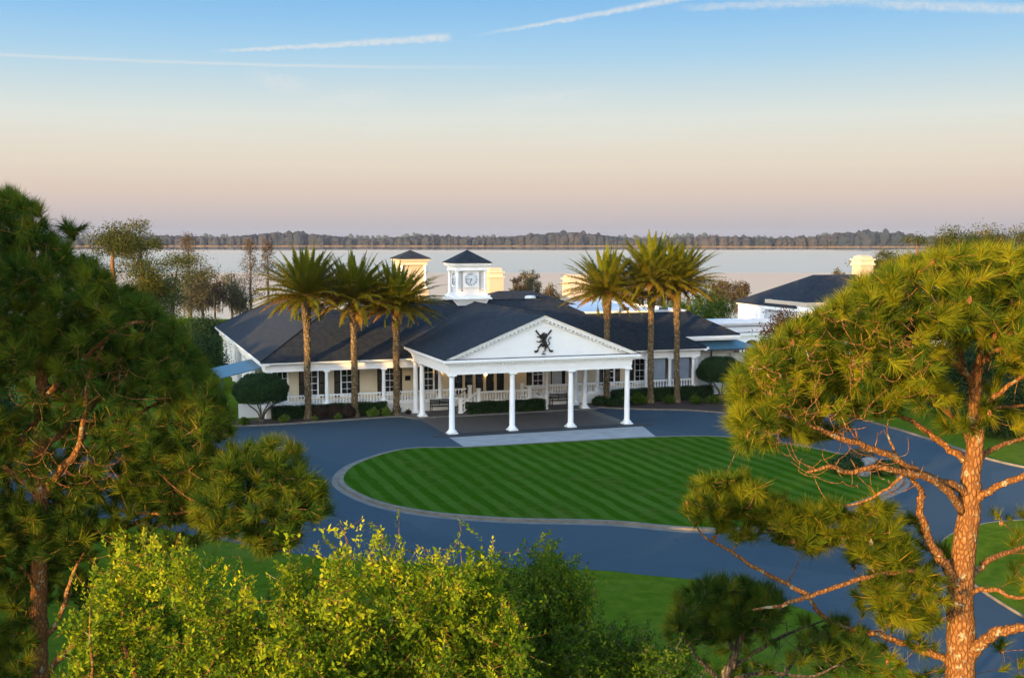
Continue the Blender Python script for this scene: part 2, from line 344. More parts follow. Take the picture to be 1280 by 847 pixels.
def build_world():
    w = bpy.data.worlds.new('World'); scene.world = w; w.use_nodes = True
    nt = NT(w.node_tree); nt.n.clear()
    out = nt.new('ShaderNodeOutputWorld')
    d = nt.new('ShaderNodeTexCoord').outputs['Generated']
    sep = nt.new('ShaderNodeSeparateXYZ'); nt.link(d, sep.inputs[0])
    el = nt.math('MULTIPLY', nt.math('ARCSINE', sep.outputs[2]), 180 / math.pi)      # degrees
    az = nt.math('MULTIPLY', nt.math('ARCTAN2', sep.outputs[0], sep.outputs[1]), 180 / math.pi)
    e = nt.maprange(el, -2, 24)
    q = lambda deg: (deg + 2) / 26
    west = nt.ramp(e, [(q(-2), lin(150, 152, 166)), (q(0.2), lin(172, 170, 180)), (q(1.05), lin(200, 188, 186)), (q(2.2), lin(221, 202, 188)),
                       (q(3.4), lin(229, 216, 198)), (q(4.55), lin(228, 223, 209)), (q(5.7), lin(223, 228, 221)), (q(7.25), lin(199, 220, 228)),
                       (q(8.6), lin(172, 211, 236)), (q(10.0), lin(150, 200, 238)), (q(11.6), lin(128, 187, 236)), (q(16), lin(100, 165, 222)), (q(24), lin(80, 148, 214))])
    # ---- high wisps and vapour trails, placed by azimuth and elevation
    def azel(x, y):
        r = ray(x, y); return math.degrees(math.atan2(r[0], r[1])), math.degrees(math.asin(r[2] / np.linalg.norm(r)))
    comb = nt.new('ShaderNodeCombineXYZ'); nt.link(az, comb.inputs[0]); nt.link(el, comb.inputs[1])
    n1 = nt.noise(comb.outputs[0], 1.3, 4, 0.65); n2 = nt.noise(comb.outputs[0], 4.0, 5, 0.7)
    wob = nt.math('ADD', nt.math('MULTIPLY', nt.math('SUBTRACT', n1, 0.5), 0.35), nt.math('MULTIPLY', nt.math('SUBTRACT', n2, 0.5), 0.22))
    total = None
    def trail(a, b, wa, wb, op, fade=(0.05, 0.9), rough=1.0, floor=0.35):
        nonlocal total
        a = azel(*a); b = azel(*b); L = math.hypot(b[0] - a[0], b[1] - a[1]); ux, uy = (b[0] - a[0]) / L, (b[1] - a[1]) / L
        px = nt.math('SUBTRACT', az, a[0]); py = nt.math('SUBTRACT', el, a[1])
        t = nt.math('DIVIDE', nt.math('ADD', nt.math('MULTIPLY', px, ux), nt.math('MULTIPLY', py, uy)), L)
        s = nt.math('ADD', nt.math('SUBTRACT', nt.math('MULTIPLY', px, -uy), nt.math('MULTIPLY', py, -ux)), nt.math('MULTIPLY', wob, rough))
        wdt = nt.maprange(t, 0, 1, wa, wb)
        m = nt.maprange(nt.math('DIVIDE', nt.math('ABSOLUTE', s), wdt), 0.15, 1.0, 1, 0, True)
        m = nt.math('MULTIPLY', m, nt.maprange(t, 0, fade[0])); m = nt.math('MULTIPLY', m, nt.maprange(t, fade[1], 1.0, 1, 0))
        m = nt.math('MULTIPLY', m, nt.maprange(n2, 0.3, 0.65, floor, 1.0)); m = nt.math('MULTIPLY', m, op)
        total = m if total is None else nt.math('MAXIMUM', total, m)
    trail((262, 64), (566, 46), 0.09, 0.28, 0.75, (0.15, 0.97), 0.7)
    trail((-60, 65), (700, 84), 0.11, 0.11, 0.45, (0.01, 0.6), 0.25, 0.7)
    trail((585, 46), (880, -8), 0.09, 0.25, 0.75, (0.3, 0.96), 0.6)
    trail((840, 10), (1120, -3), 0.22, 0.34, 0.5, (0.2, 0.9), 0.9)
    trail((1060, 3), (1330, 12), 0.3, 0.36, 0.6, (0.2, 0.99), 0.9)
    trail((-30, 145), (420, 178), 0.25, 0.5, 0.14, (0.1, 0.6), 1.2)
    for c0, c1, wd, op in (((300, 92), (400, 112), 0.55, 0.42), ((370, 132), (500, 116), 0.6, 0.42), ((560, 138), (790, 112), 0.6, 0.38), ((440, 168), (520, 156), 0.4, 0.3), ((640, 180), (900, 160), 0.5, 0.22)):
        trail(c0, c1, wd, wd, op, (0.4, 0.6), 2.2, 0.0)
    west = nt.mix(total, west, lin(232, 232, 228))
    # ---- the rising side and the zenith are brighter than the west
    dv = nt.vmath('DOT_PRODUCT', d, (SUN[0], SUN[1], 0.0))
    east = nt.maprange(dv, -0.05, 0.95, 0, 1, True)
    up = nt.maprange(el, 14, 55, 0, 1, True)
    ecol = nt.ramp(nt.maprange(el, 0, 60), [(0.0, (1.0, .74, .52)), (0.15, (1.0, .88, .72)), (0.4, (.78, .87, .95)), (1.0, (.42, .66, 1.0))])
    base = nt.mix(up, west, (.30, .60, 1.0, 1))
    col = nt.mix(east, base, ecol)
    low = nt.maprange(el, 10, 42, 1.0, 0.12, True)
    stren = nt.math('MULTIPLY', SKY_K, nt.math('ADD', 1.0, nt.math('ADD', nt.math('MULTIPLY', up, UP_K), nt.math('MULTIPLY', nt.math('MULTIPLY', east, low), EAST_K))))
    bg = nt.new('ShaderNodeBackground'); nt.link(col, bg.inputs[0]); nt.link(stren, bg.inputs[1])
    sky = nt.new('ShaderNodeTexSky', sky_type='NISHITA'); sky.sun_disc = False; sky.sun_elevation = SUN_EL
    sky.sun_rotation = math.pi + SUN_AZ
    sky.air_density = 1.2; sky.dust_density = 1.5
    bg2 = nt.new('ShaderNodeBackground'); nt.link(sky.outputs[0], bg2.inputs[0]); bg2.inputs[1].default_value = 0.05
    # the physical sky lights the scene from the sunrise half; the photographed gradient is the western half
    mx = nt.new('ShaderNodeMixShader'); mx.inputs[0].default_value = 0.25
    nt.link(nt.maprange(nt.math('MAXIMUM', east, up), 0, 1, 0.0, 0.3), mx.inputs[0])
    nt.link(bg.outputs[0], mx.inputs[1]); nt.link(bg2.outputs[0], mx.inputs[2]); nt.link(mx.outputs[0], out.inputs['Surface'])
UP_K, EAST_K, SKY_K = 0.65, 8.4, 0.406
build_world()

# ------------------------------------------------------------------ terrain, lake, far shore
def shore(x): return 2290 - 190 * (1 / (1 + np.exp(-(x - 330) / 60)))
def ground_z(x, y):
    y = np.asarray(y, float); x = np.asarray(x, float)
    near = np.interp(y, [150, 200, 238, 247, 262], [0, -1.2, -2.5, -3.0, -4.2])
    far = np.interp(y - shore(x), [-40, 0, 30, 400], [-4.2, -3.02, -2.4, -1.5])
    return np.where(y < 1000, near, far)
def build_ground():
    xs = np.unique(np.concatenate([np.linspace(-9000, -900, 12), np.linspace(-900, 1200, 60), np.linspace(1200, 9000, 12)]))
    ys = np.concatenate([np.linspace(-400, 0, 5), np.linspace(20, 140, 7), np.linspace(150, 270, 25), [400, 900, 1500], np.linspace(2000, 2450, 46), [2600, 3000, 4000, 6000, 9000, 14000]])
    X, Y = np.meshgrid(xs, ys); Z = ground_z(X, Y)
    V = np.stack([X, Y, Z], -1).reshape(-1, 3); nx = len(xs)
    mb = MB(); mb.add(V, [(j * nx + i, j * nx + i + 1, (j + 1) * nx + i + 1, (j + 1) * nx + i) for j in range(len(ys) - 1) for i in range(nx - 1)])
    struct(mb.build('ground', 'grass', smooth=True))
build_ground()
def build_lake():
    m, nt, b = material('lake_water'); co = obj_co(nt)
    b.inputs['Base Color'].default_value = (.19, .185, .18, 1); b.inputs['Roughness'].default_value = 0.05; b.inputs['IOR'].default_value = 2.1; b.inputs['Metallic'].default_value = 0.0
    mp = nt.new('ShaderNodeMapping'); mp.inputs['Scale'].default_value = (0.25, 1, 1); nt.link(co, mp.inputs[0])
    sep = nt.new('ShaderNodeSeparateXYZ'); nt.link(co, sep.inputs[0])
    rip = nt.noise(mp.outputs[0], 0.35, 3, 0.6)
    # ruffled water further out, calm near the shore, with slick bands between
    mp2 = nt.new('ShaderNodeMapping'); mp2.inputs['Scale'].default_value = (0.0012, 0.006, 1); nt.link(co, mp2.inputs[0])
    bands = nt.noise(mp2.outputs[0], 1.0, 4, 0.6)
    wobble = nt.math('ADD', sep.outputs[1], nt.math('MULTIPLY', nt.math('SUBTRACT', bands, 0.5), 60))
    ruf = nt.maprange(wobble, 560, 585, 0.0, 1.0, True)
    ruf = nt.math('MULTIPLY', ruf, nt.maprange(nt.math('ADD', sep.outputs[1], nt.math('MULTIPLY', bands, 900)), 1700, 2250, 1, 0.12, True))
    # wind waves lean their bright faces towards the near shore
    tilt = nt.math('ADD', 0.004, nt.math('MULTIPLY', ruf, -0.036)); tilt = nt.math('MINIMUM', tilt, -0.004)
    cv = nt.new('ShaderNodeCombineXYZ'); nt.link(tilt, cv.inputs[1]); cv.inputs[2].default_value = 1.0
    nrm = nt.vmath('NORMALIZE', cv.outputs[0])
    bn = nt.new('ShaderNodeBump'); bn.inputs['Distance'].default_value = 1.0; nt.link(nrm, bn.inputs['Normal'])
    nt.link(nt.math('ADD', 0.006, nt.math('MULTIPLY', ruf, 0.04)), bn.inputs['Strength']); nt.link(rip, bn.inputs['Height'])
    nt.link(bn.outputs[0], b.inputs['Normal'])
    nt.link(nt.math('ADD', 0.03, nt.math('MULTIPLY', ruf, 0.10)), b.inputs['Roughness'])
    mb = MB(); mb.add([(-9000, 236, -3), (9000, 236, -3), (9000, 2345, -3), (-9000, 2345, -3)], [(0, 1, 2, 3)])
    struct(mb.build('lake', m))
build_lake()
def far_forest(name, label, n, xr, yfun, hmin, hmax, mat, seed, gaps=0.0):
    r = np.random.default_rng(seed); V = []
    ang = np.arange(7) * 2 * math.pi / 7; F = []; k = 0
    for i in range(n):
        x = r.uniform(*xr); y = yfun(x) + abs(r.normal(0, 1)) * 60 + r.uniform(0, 40)
        if gaps and math.sin(x * 0.013 + seed) + math.sin(x * 0.041) < gaps: continue
        env = 0.72 + 0.28 * math.sin(x * 0.006 + 1.3 * seed) * math.sin(x * 0.017 + seed)
        h = r.uniform(hmin, hmax) * (env if r.random() > 0.06 else env * 1.2); w = r.uniform(4.0, 10.0) * (h / 20) ** 0.5
        zs = [0.0, .25, .45, .7, .88, 1.0]; rs = [.9, 1.0, 1.0, .9, .66, .2]
        ring = []
        for z, q in zip(zs, rs):
            rr = w * q * r.uniform(.7, 1.25, 7)
            ring.append(np.stack([x + rr * np.cos(ang), y + rr * np.sin(ang), np.full(7, -2.5 + z * h) + r.uniform(-.5, .5, 7)], 1))
        V.append(np.vstack(ring))
        for a in range(5):
            for c in range(7): F.append((k + a * 7 + c, k + a * 7 + (c + 1) % 7, k + (a + 1) * 7 + (c + 1) % 7, k + (a + 1) * 7 + c))
        k += 42
    mb = MB(); mb.v = V; mb.f = F; mb.n = k
    o = mb.build(name, mat); o['kind'] = 'stuff'; o['label'] = label; o['category'] = 'forest'
    return o
M['far_woods'] = simple('far_woods', (.012, .024, .034), (.046, .040, .040), 0.012, 1.0, spec=0.0, detail=6)  # bluish distance haze is partly put into this colour
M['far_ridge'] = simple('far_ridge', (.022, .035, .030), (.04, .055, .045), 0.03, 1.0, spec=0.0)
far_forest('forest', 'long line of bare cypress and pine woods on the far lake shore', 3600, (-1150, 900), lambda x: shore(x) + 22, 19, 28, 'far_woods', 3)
far_forest('forest', 'bluish wooded ridge beyond the far shore', 900, (-2300, 3300), lambda x: 4600, 22, 40, 'far_ridge', 5)
# reed belt at the foot of the far woods
def reed_belt():
    mb = MB(); r = np.random.default_rng(2)
    for x in np.arange(-1200, 1000, 9.0):
        y = float(shore(x)); h = r.uniform(1.0, 2.2)
        mb.box(x, x + 9.4, y + r.uniform(-3, 3), y + 14, -3.3, -3 + h)
    o = mb.build('reeds', simple('reeds', (.085, .062, .042), (.13, .092, .058), 0.2, 1.0, spec=0)); o['kind'] = 'stuff'; o['label'] = 'tawny reed belt along the far waterline'
reed_belt()

# ------------------------------------------------------------------ drive, island, kerbs
O = np.array([-4.2945207, 83.33680191, 0]); TH = 0.3341231917676121
UU = np.array([math.cos(TH), math.sin(TH), 0]); VV = np.array([-math.sin(TH), math.cos(TH), 0])
def loc(u, v, z=0): return O + UU * u + VV * v + np.array([0, 0, z])
def local_of(p): d = np.asarray(p) - O; return np.array([d @ UU, d @ VV, p[2]])
def sheet(name, pts, z, mat, local=False, kind='structure'):
    mb = MB(); mb.add([(p[0], p[1], z) for p in pts], [tuple(range(len(pts)))])
    o = mb.build(name, mat)
    if local: o.location = O; o.rotation_euler = (0, 0, TH)
    return struct(o, kind)
def ribbon(name, path, w0, w1, z0, z1, mat, closed=False, drop=0.25):
    """a kerb: solid ribbon between offsets w0 and w1 to the left of the path, top at z0 (w0 side) to z1"""
    P = np.asarray(path)[:, :2]; n = len(P)
    t = (np.roll(P, -1, 0) - np.roll(P, 1, 0)) if closed else np.gradient(P, axis=0)
    t = unit(t); nrm = np.stack([-t[:, 1], t[:, 0]], 1)
    A = P + nrm * w0; B = P + nrm * w1; V = []; F = []
    for i in range(n):
        V += [(*A[i], z0), (*B[i], z1), (*B[i], min(z0, z1) - drop), (*A[i], min(z0, z1) - drop)]
    for i in range(n if closed else n - 1):
        a = i * 4; b = ((i + 1) % n) * 4
        for k in range(4): F.append((a + k, a + (k + 1) % 4, b + (k + 1) % 4, b + k))
    if not closed: F += [(0, 3, 2, 1), tuple((n - 1) * 4 + k for k in range(4))]
    mb = MB(); mb.add(V, F); return struct(mb.build(name, mat))
G2 = lambda x, y: on_ground(x, y)[:2]
# drive: one asphalt sheet, its edge followed by kerbs
bed_left = [loc(u, v)[:2] for u, v in ((-15.5, 8.6), (-11.7, 8.1), (-8.0, 8.4), (-4.8, 8.75), (-1.6, 9.0), (-0.8, 7.6))]
front = [loc(u, v)[:2] for u, v in ((-0.8, 7.6), (14.6, 8.0), (15.2, 8.6))]
bed_right = [loc(u, v)[:2] for u, v in ((15.2, 8.6), (17.9, 6.6), (21.35, 4.8), (24.45, 1.9))] + [np.array(p) for p in ((25.5, 92.2), (28.0, 86.5), (29.6, 78.5), (30.4, 73.4), (32.5, 69.5), (37, 66.5), (60, 62))]
near_edge = [np.array(p) for p in ((60, 47), (34, 49.5), (25.5, 50.5))]
out_low = [np.array(p) for p in ((-75, 60), (-30, 60.5), (-21, 58.2), (-14, 54.0), (-8.9, 51.0), (-3, 49.5), (3.4, 48.8), (5.4, 48.1), (8.5, 46.9), (10.1, 44.9), (11.8, 42.1), (12.8, 38.6), (13.2, 30), (13.5, 10))]
left_top = [np.array(p) for p in ((-75, 72), (-40, 74.5), (-27, 79.5), (-21.5, 83.5))]
c_low = catmull(out_low, 6); c_right = catmull(bed_right, 6); c_left = catmull(left_top + [bed_left[0]], 6)
c_bl = catmull(bed_left, 5)
drive = list(c_low) + [np.array((80, 10.0)), np.array((80, 62.0))] + list(c_right[::-1]) + front[1:2] + list(c_bl[::-1]) + list(c_left[::-1])
dr = sheet('driveway', drive, 0.006, 'asphalt')
ribbon('kerb', c_right, -0.22, 0.0, 0.13, 0.10, 'kerb')
ribbon('kerb', c_bl, -0.02, 0.34, 0.13, 0.10, 'kerb'); pass
# grass wedge between the two arms of the drive, on the right
isl2 = catmull([np.array(p) for p in ((19.1, 51.0), (19.9, 53.4), (22.2, 55.9), (26, 57.4), (40, 58.5), (62, 57), (62, 46), (40, 40), (24, 36.5), (20.6, 37.8), (19.2, 41), (18.7, 44.6), (18.7, 48))], 6, True)
ribbon('kerb', isl2[::-1], 0.0, 0.3, 0.12, 0.02, 'kerb', True)
sheet('grass_verge', isl2, 0.10, 'grass')
# oval lawn
oval = [G2(*q) for q in ((414, 604), (420, 590), (440, 578), (480, 565), (520, 559.5), (585, 558.5), (700, 552), (820, 546), (900, 545.5), (975, 553), (1045, 565), (1100, 580), (1134, 597), (1137, 608), (1118, 620), (1060, 640), (960, 664), (860, 665.5), (760, 657), (640, 654), (540, 646.5), (470, 634), (430, 618))]
oc = catmull(oval, 5, True)
cen = oc.mean(0); P_, t_ = oc, unit(np.roll(oc, -1, 0) - np.roll(oc, 1, 0)); nrm_ = np.stack([-t_[:, 1], t_[:, 0]], 1)
if ((cen - P_) * nrm_).sum(1).mean() < 0: oc = oc[::-1]
ribbon('kerb', oc, 0.42, 0.72, 0.13, 0.13, 'kerb', True)       # raised kerb
ribbon('gutter', oc, 0.04, 0.40, 0.012, 0.02, 'concrete', True, 0.1)
t_ = unit(np.roll(oc, -1, 0) - np.roll(oc, 1, 0)); lawn_w = oc + np.stack([-t_[:, 1], t_[:, 0]], 1) * 0.72
lawn_l = [local_of(np.array([*p, 0.0])) for p in lawn_w]
sheet('lawn', lawn_l, 0.125, 'lawn', True)
# forecourt: pavers under the portico, the dark band in front of it, the pale apron
sheet('forecourt', [(-0.45, -0.6), (14.1, -0.6), (14.1, 7.6), (-0.45, 7.4)], 0.012, 'pavers', True)
sheet('pale_strip', [(13.2, -0.55), (14.15, -0.55), (14.15, 7.7), (13.2, 7.7)], 0.018, 'concrete', True)  # pale strip laid over the right edge of the pavers
mb = MB(); r_ = []
for k in range(9): a = -math.pi / 2 + k * math.pi / 8; r_.append((14.9 + 0.62 * math.cos(a), -0.62 + 0.62 * math.sin(a)))
for k in range(9): a = math.pi / 2 + k * math.pi / 8; r_.append((-0.95 + 0.62 * math.cos(a), -0.62 + 0.62 * math.sin(a)))
mb.prism(r_, -0.05, 0.055); o = mb.build('dark_band', 'dark_blocks'); o.location = O; o.rotation_euler = (0, 0, TH); struct(o)  # low dark strip with rounded ends across the front
ap = [(-0.6, -1.3), (14.4, -1.3)] + [tuple(local_of(np.array([*G2(x, y), 0]))[:2]) for x, y in ((822, 547.2), (760, 549.5), (700, 553.5), (640, 557), (583, 560.2))]
sheet('apron', ap, 0.014, 'stone_path', True)
# patio strip below the porch
mb = MB(); mb.prism([(-0.75, 7.95), (14.5, 8.2), (15.0, 8.8), (15.0, 11.0), (-1.3, 11.0), (-1.3, 9.2)], -0.05, 0.10)
o = mb.build('patio', 'pavers'); o.location = O; o.rotation_euler = (0, 0, TH); struct(o)
ribbon('kerb', np.array([loc(u, v)[:2] for u, v in ((-1.35, 9.1), (-0.75, 7.93), (14.5, 8.18), (15.2, 8.8))]), -0.34, 0.0, 0.10, 0.115, 'concrete')
# planting beds
sheet('mulch_bed', [tuple(local_of(np.array([*p, 0]))[:2]) for p in c_bl] + [(-1.4, 11.0), (-15.5, 11.0)], 0.09, 'mulch', True)
br = [tuple(local_of(np.array([*p, 0]))[:2]) for p in c_right if p[1] > 90.5]
sheet('mulch_bed', br + [(27.5, 4.6), (29.5, 11.8), (15.1, 11.0)], 0.07, 'mulch', True)
# ------------------------------------------------------------------ clubhouse (local axes: x along the front, y backwards)
club = thing('clubhouse', 'long white clubhouse with dark hipped shingle roof, clock tower and columned portico', 'clubhouse', O, TH)
def part(name, mb, mat, parent=club, smooth=False): return mb.build(name, mat, parent, smooth)
def pgrp(name, parent=club):
    o = bpy.data.objects.new(name, None); COL.objects.link(o); o.parent = parent; o.empty_display_size = 0.2; return o
def share(src, name, parent, locn, rz=0.0):
    o = bpy.data.objects.new(name, src.data); COL.objects.link(o); o.parent = parent; o.location = locn; o.rotation_euler = (0, 0, rz); return o

# columns: one mesh, shared
def column_mb(h, r=0.2):
    mb = MB(); b = r * 1.75
    mb.box(-b, b, -b, b, 0, .10)
    mb.lathe((0, 0, 0), [(b * .98, .10), (b * 1.02, .15), (b * .98, .20), (r * 1.35, .235), (r * 1.3, .29), (r * 1.12, .33), (r * 1.02, .36), (r, h * .35), (r * .93, h * .7),
                         (r * .86, h - .34), (r * .86, h - .31), (r * 1.0, h - .29), (r * .88, h - .26), (r * .88, h - .20), (r * 1.25, h - .12), (r * 1.3, h - .10)], 20)
    b2 = r * 1.42; mb.box(-b2, b2, -b2, b2, h - .10, h)
    return mb
portico = pgrp('portico')
c0 = part('column', column_mb(4.25, 0.205), 'white_paint', portico); c0.location = (0, 0, 0.03)
for p in c0.data.polygons: p.use_smooth = len(p.vertices) == 4 and abs(p.normal.z) < 0.5 and abs(p.normal.x * p.normal.y) > 1e-3
for u, v, z in ((4.56, 0, .03), (9.14, 0, .03), (13.7, 0, .03), (0, 8.28, .06), (0, 10.3, .06), (13.7, 8.28, .06), (13.7, 10.3, .06)):
    share(c0, 'column', portico, (u, v, z))
# porch
FL = 0.95
w = MB(); w.box(-11.7, 25.6, 11.06, 14.0, 0, .80); part('foundation', w, 'stucco')
w = MB(); w.box(-11.8, 4.3, 10.95, 14.0, .80, FL); w.box(9.4, 25.7, 10.95, 14.0, .80, FL); w.box(4.3, 9.4, 8.75, 14.0, .80, FL); w.box(4.35, 9.35, 8.85, 11.06, 0, .80)
part('porch_floor', w, 'white_trim')
pc = part('porch_column', column_mb(2.72, 0.155), 'white_paint'); pc.location = (-11.46, 11.15, FL)
for u in (-6.95, -2.4, 2.24, 11.46, 16.1, 20.65, 22.9, 25.16): share(pc, 'porch_column', club, (u, 11.15, FL))
# balustrades
def balusters(mb, p0, p1, n, h=0.80):
    p0 = np.array(p0, float); p1 = np.array(p1, float)
    for k in range(n):
        c = p0 + (p1 - p0) * (k + .5) / n
        mb.box(c[0] - .045, c[0] + .045, c[1] - .045, c[1] + .045, c[2] + .09, c[2] + .16)
        mb.lathe((c[0], c[1], c[2] + .16), [(.028, 0), (.052, .10), (.055, .17), (.03, .33), (.024, .42), (.04, .46)], 7)
        mb.box(c[0] - .042, c[0] + .042, c[1] - .042, c[1] + .042, c[2] + .62, c[2] + h - .07)
    d = (p1 - p0) / np.linalg.norm(p1 - p0); s = np.array([-d[1], d[0], 0]); s /= np.linalg.norm(s)
    for z0, z1, w_ in ((.02, .09, .055), (h - .08, h - .02, .06), (h - .02, h + .03, .085)):
        V = [q + s * sg * w_ + np.array([0, 0, zz]) for q in (p0, p1) for sg in (-1, 1) for zz in (z0, z1)]
        mb.add(V, [(0, 1, 3, 2), (4, 6, 7, 5), (0, 4, 5, 1), (2, 3, 7, 6), (0, 2, 6, 4), (1, 5, 7, 3)])
def railing(p0, p1, parent=club):
    mb = MB(); L = math.hypot(p1[0] - p0[0], p1[1] - p0[1]); balusters(mb, p0, p1, max(2, int(L / 0.235))); return part('balustrade', mb, 'white_paint', parent)
us = (-11.46, -6.95, -2.4, 2.24)
for a, b in zip(us[:-1], us[1:]): railing((a + .2, 11.15, FL), (b - .2, 11.15, FL))
railing((2.44, 11.15, FL), (4.45, 11.15, FL)); railing((9.25, 11.15, FL), (11.26, 11.15, FL))
us = (11.46, 16.1, 20.65, 22.9, 25.16)
for a, b in zip(us[:-1], us[1:]): railing((a + .2, 11.15, FL), (b - .2, 11.15, FL))
# double stair in the middle with its own balustrade
st = pgrp('front_stair')
railing((4.95, 8.85, FL), (8.95, 8.85, FL), st)
railing((3.45, 8.85, 0.10), (4.62, 8.85, FL - .02), st); railing((9.2, 8.85, FL - .02), (10.38, 8.85, 0.10), st)
w = MB()
for k in range(6):
    z = FL - (k + 1) * .142; w.box(4.35 - (k + 1) * .24, 4.35 - k * .24, 8.98, 10.85, 0.08, z); w.box(9.35 + k * .24, 9.35 + (k + 1) * .24, 8.98, 10.85, 0.08, z)
part('steps', w, 'concrete', st)
def newel(u, v, z, h):
    mb = MB(); mb.box(-.13, .13, -.13, .13, 0, h); mb.box(-.17, .17, -.17, .17, h, h + .06); mb.box(-.15, .15, -.15, .15, h + .06, h + .10); mb.box(-.16, .16, -.16, .16, 0, .12)
    o = part('newel_post', mb, 'white_paint', st); o.location = (u, v, z)
newel(3.28, 8.85, .10, 1.08); newel(10.52, 8.85, .10, 1.08); newel(4.78, 8.85, FL, .98); newel(9.06, 8.85, FL, .98); newel(4.72, 11.0, FL, .98); newel(9.2, 11.0, FL, .98)
for s_, x0, x1 in ((1, 3.0, 4.7), (-1, 10.8, 9.1)):
    w = MB(); w.tube([(x0, 10.9, .95), (x0 + .12 * s_, 10.9, 1.02), (x1, 10.9, 1.85)], [.03, .03, .03], 6)
    w.tube([(x0 + .05 * s_, 10.9, .1), (x0 + .05 * s_, 10.9, .97)], [.02, .02], 5); part('handrail', w, 'bronze', st)

# walls
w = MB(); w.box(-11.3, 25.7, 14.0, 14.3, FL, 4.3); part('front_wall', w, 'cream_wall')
w = MB(); w.box(-11.35, -11.05, 14.3, 48.0, 0, 4.3); w.box(-11.05, 0, 47.7, 48.0, 0, 4.3); w.box(25.7, 30.2, 13.02, 13.3, 0, 4.98); w.box(29.9, 30.2, 13.3, 40, 0, 4.98)
w.box(-11.05, 29.9, 39.7, 40, 0, 4.9); w.box(25.42, 25.7, 11.3, 14.0, FL, 3.6)
part('side_wall', w, 'grey_wall')
# entablature: architrave, frieze, cornice run along front and left side
w = MB()
def run_x(mb, u0, u1, v, steps):      # steps: (z0, z1, projection towards the front)
    for z0, z1, p in steps: mb.box(u0 - p * .0, u1, v - p, v + .28, z0, z1)
for u0, u1 in ((-11.75, -0.32), (14.02, 25.75)):
    run_x(w, u0, u1, 11.0, ((3.67, 3.93, .0), (3.93, 4.18, .04), (4.18, 4.26, .14), (4.26, 4.36, .42), (4.36, 4.56, .74)))
run_x(w, -0.32, 14.02, 11.0, ((3.67, 4.2, .0),))
for z0, z1, p in ((3.67, 3.93, .0), (3.93, 4.18, .04), (4.18, 4.26, .14), (4.26, 4.36, .24), (4.36, 4.555, .42)):
    w.box(-11.75 - p, -11.47, 11.28 if z0 < 4.26 else 10.26, 48.3, z0, z1); w.box(25.75, 25.8 + p, 11.28 if z0 < 4.26 else 10.26, 12.9, z0, z1)
part('entablature', w, 'white_trim')
w = MB(); w.box(24.3, 30.0, 11.86, 12.98, 4.98, 5.12); w.box(24.35, 30.1, 11.68, 12.98, 5.12, 5.38); w.box(29.9, 30.1, 12.98, 40.4, 5.12, 5.38)
part('upper_fascia', w, 'white_trim')
w = MB(); w.box(-11.4, 25.7, 11.28, 14.0, 4.2, 4.28); part('porch_ceiling', w, 'white_trim')

# roofs: front slope z = 4.56 + .55 (v - 10.2)
S = .55; fz = lambda v: 4.56 + S * (v - 10.2)
def rt(u, v, dz=0): return (u, v, fz(v) + dz)
w = MB()
w.slab([(-12.15, 10.2, fz(10.2)), (25.95, 10.2, fz(10.2)), (24.38, 11.75, fz(11.75)), (30.1, 11.75, fz(11.75)), (26.5, 15.35, fz(15.35)), (16.8, 15.35, fz(15.35)), (14.6, 17.5, fz(17.5)), (1.4, 17.5, fz(17.5)), (0.4, 16.5, fz(16.5)), (-5.85, 16.5, fz(16.5))], .10)
w.add([(24.38, 11.75, fz(11.75)), (25.95, 10.2, fz(10.2)), (25.95, 11.75, fz(10.2) + .02), (25.95, 13.0, fz(10.2) + .02), (24.38, 13.0, fz(11.75))], [(0, 1, 2, 3, 4)])
part('roof', w, 'shingles')
w = MB(); zt = fz(16.5)
w.slab([(-12.15, 48.7, 4.56), (-12.15, 10.2, 4.56), (-5.85, 16.5, zt), (-5.85, 42.4, zt)], .10)
w.slab([(-5.85, 42.4, zt), (-5.85, 16.5, zt), (0.45, 22.8, 4.56), (0.45, 48.7, 4.56)], .10)
w.slab([(0.45, 48.7, 4.56), (-12.15, 48.7, 4.56), (-5.85, 42.4, zt)], .10)
part('roof', w, 'shingles').location = (0, 0, 0.003)
w = MB()   # back slopes and right hip of the front range
w.slab([(0.4, 16.5, zt), (6.7, 22.8, 4.56), (-5, 22.8, 4.56), (-5.85, 16.5, zt)], .10)
w.slab([(1.4, 17.5, fz(17.5)), (14.6, 17.5, fz(17.5)), (14.6, 25, 6.2), (1.4, 25, 6.2)], .10)
w.slab([(30.1, 11.75, fz(11.75)), (30.1, 40.4, fz(11.75)), (26.5, 36.8, fz(15.35)), (26.5, 15.35, fz(15.35))], .10)
w.add([(14.6, 17.5, fz(17.5)), (16.8, 15.35, fz(15.35)), (16.8, 25, fz(15.35)), (14.6, 25, fz(17.5))], [(0, 1, 2, 3)])
w.add([(1.4, 17.5, fz(17.5)), (1.4, 25, 6.2), (0.4, 22, 6.0), (0.4, 16.5, zt)], [(0, 1, 2, 3)])
part('roof', w, 'shingles').location = (0, 0, -0.002)
w = MB(); w.box(16.9, 26.4, 15.5, 36, 7.1, 7.30); part('flat_roof', w, 'membrane')
w = MB(); w.box(16.7, 26.6, 15.28, 15.5, 7.22, 7.52); w.box(26.4, 26.62, 15.5, 36, 7.22, 7.50); w.box(16.7, 16.9, 15.5, 24, 7.2, 7.50); part('roof_kerb', w, 'white_trim')
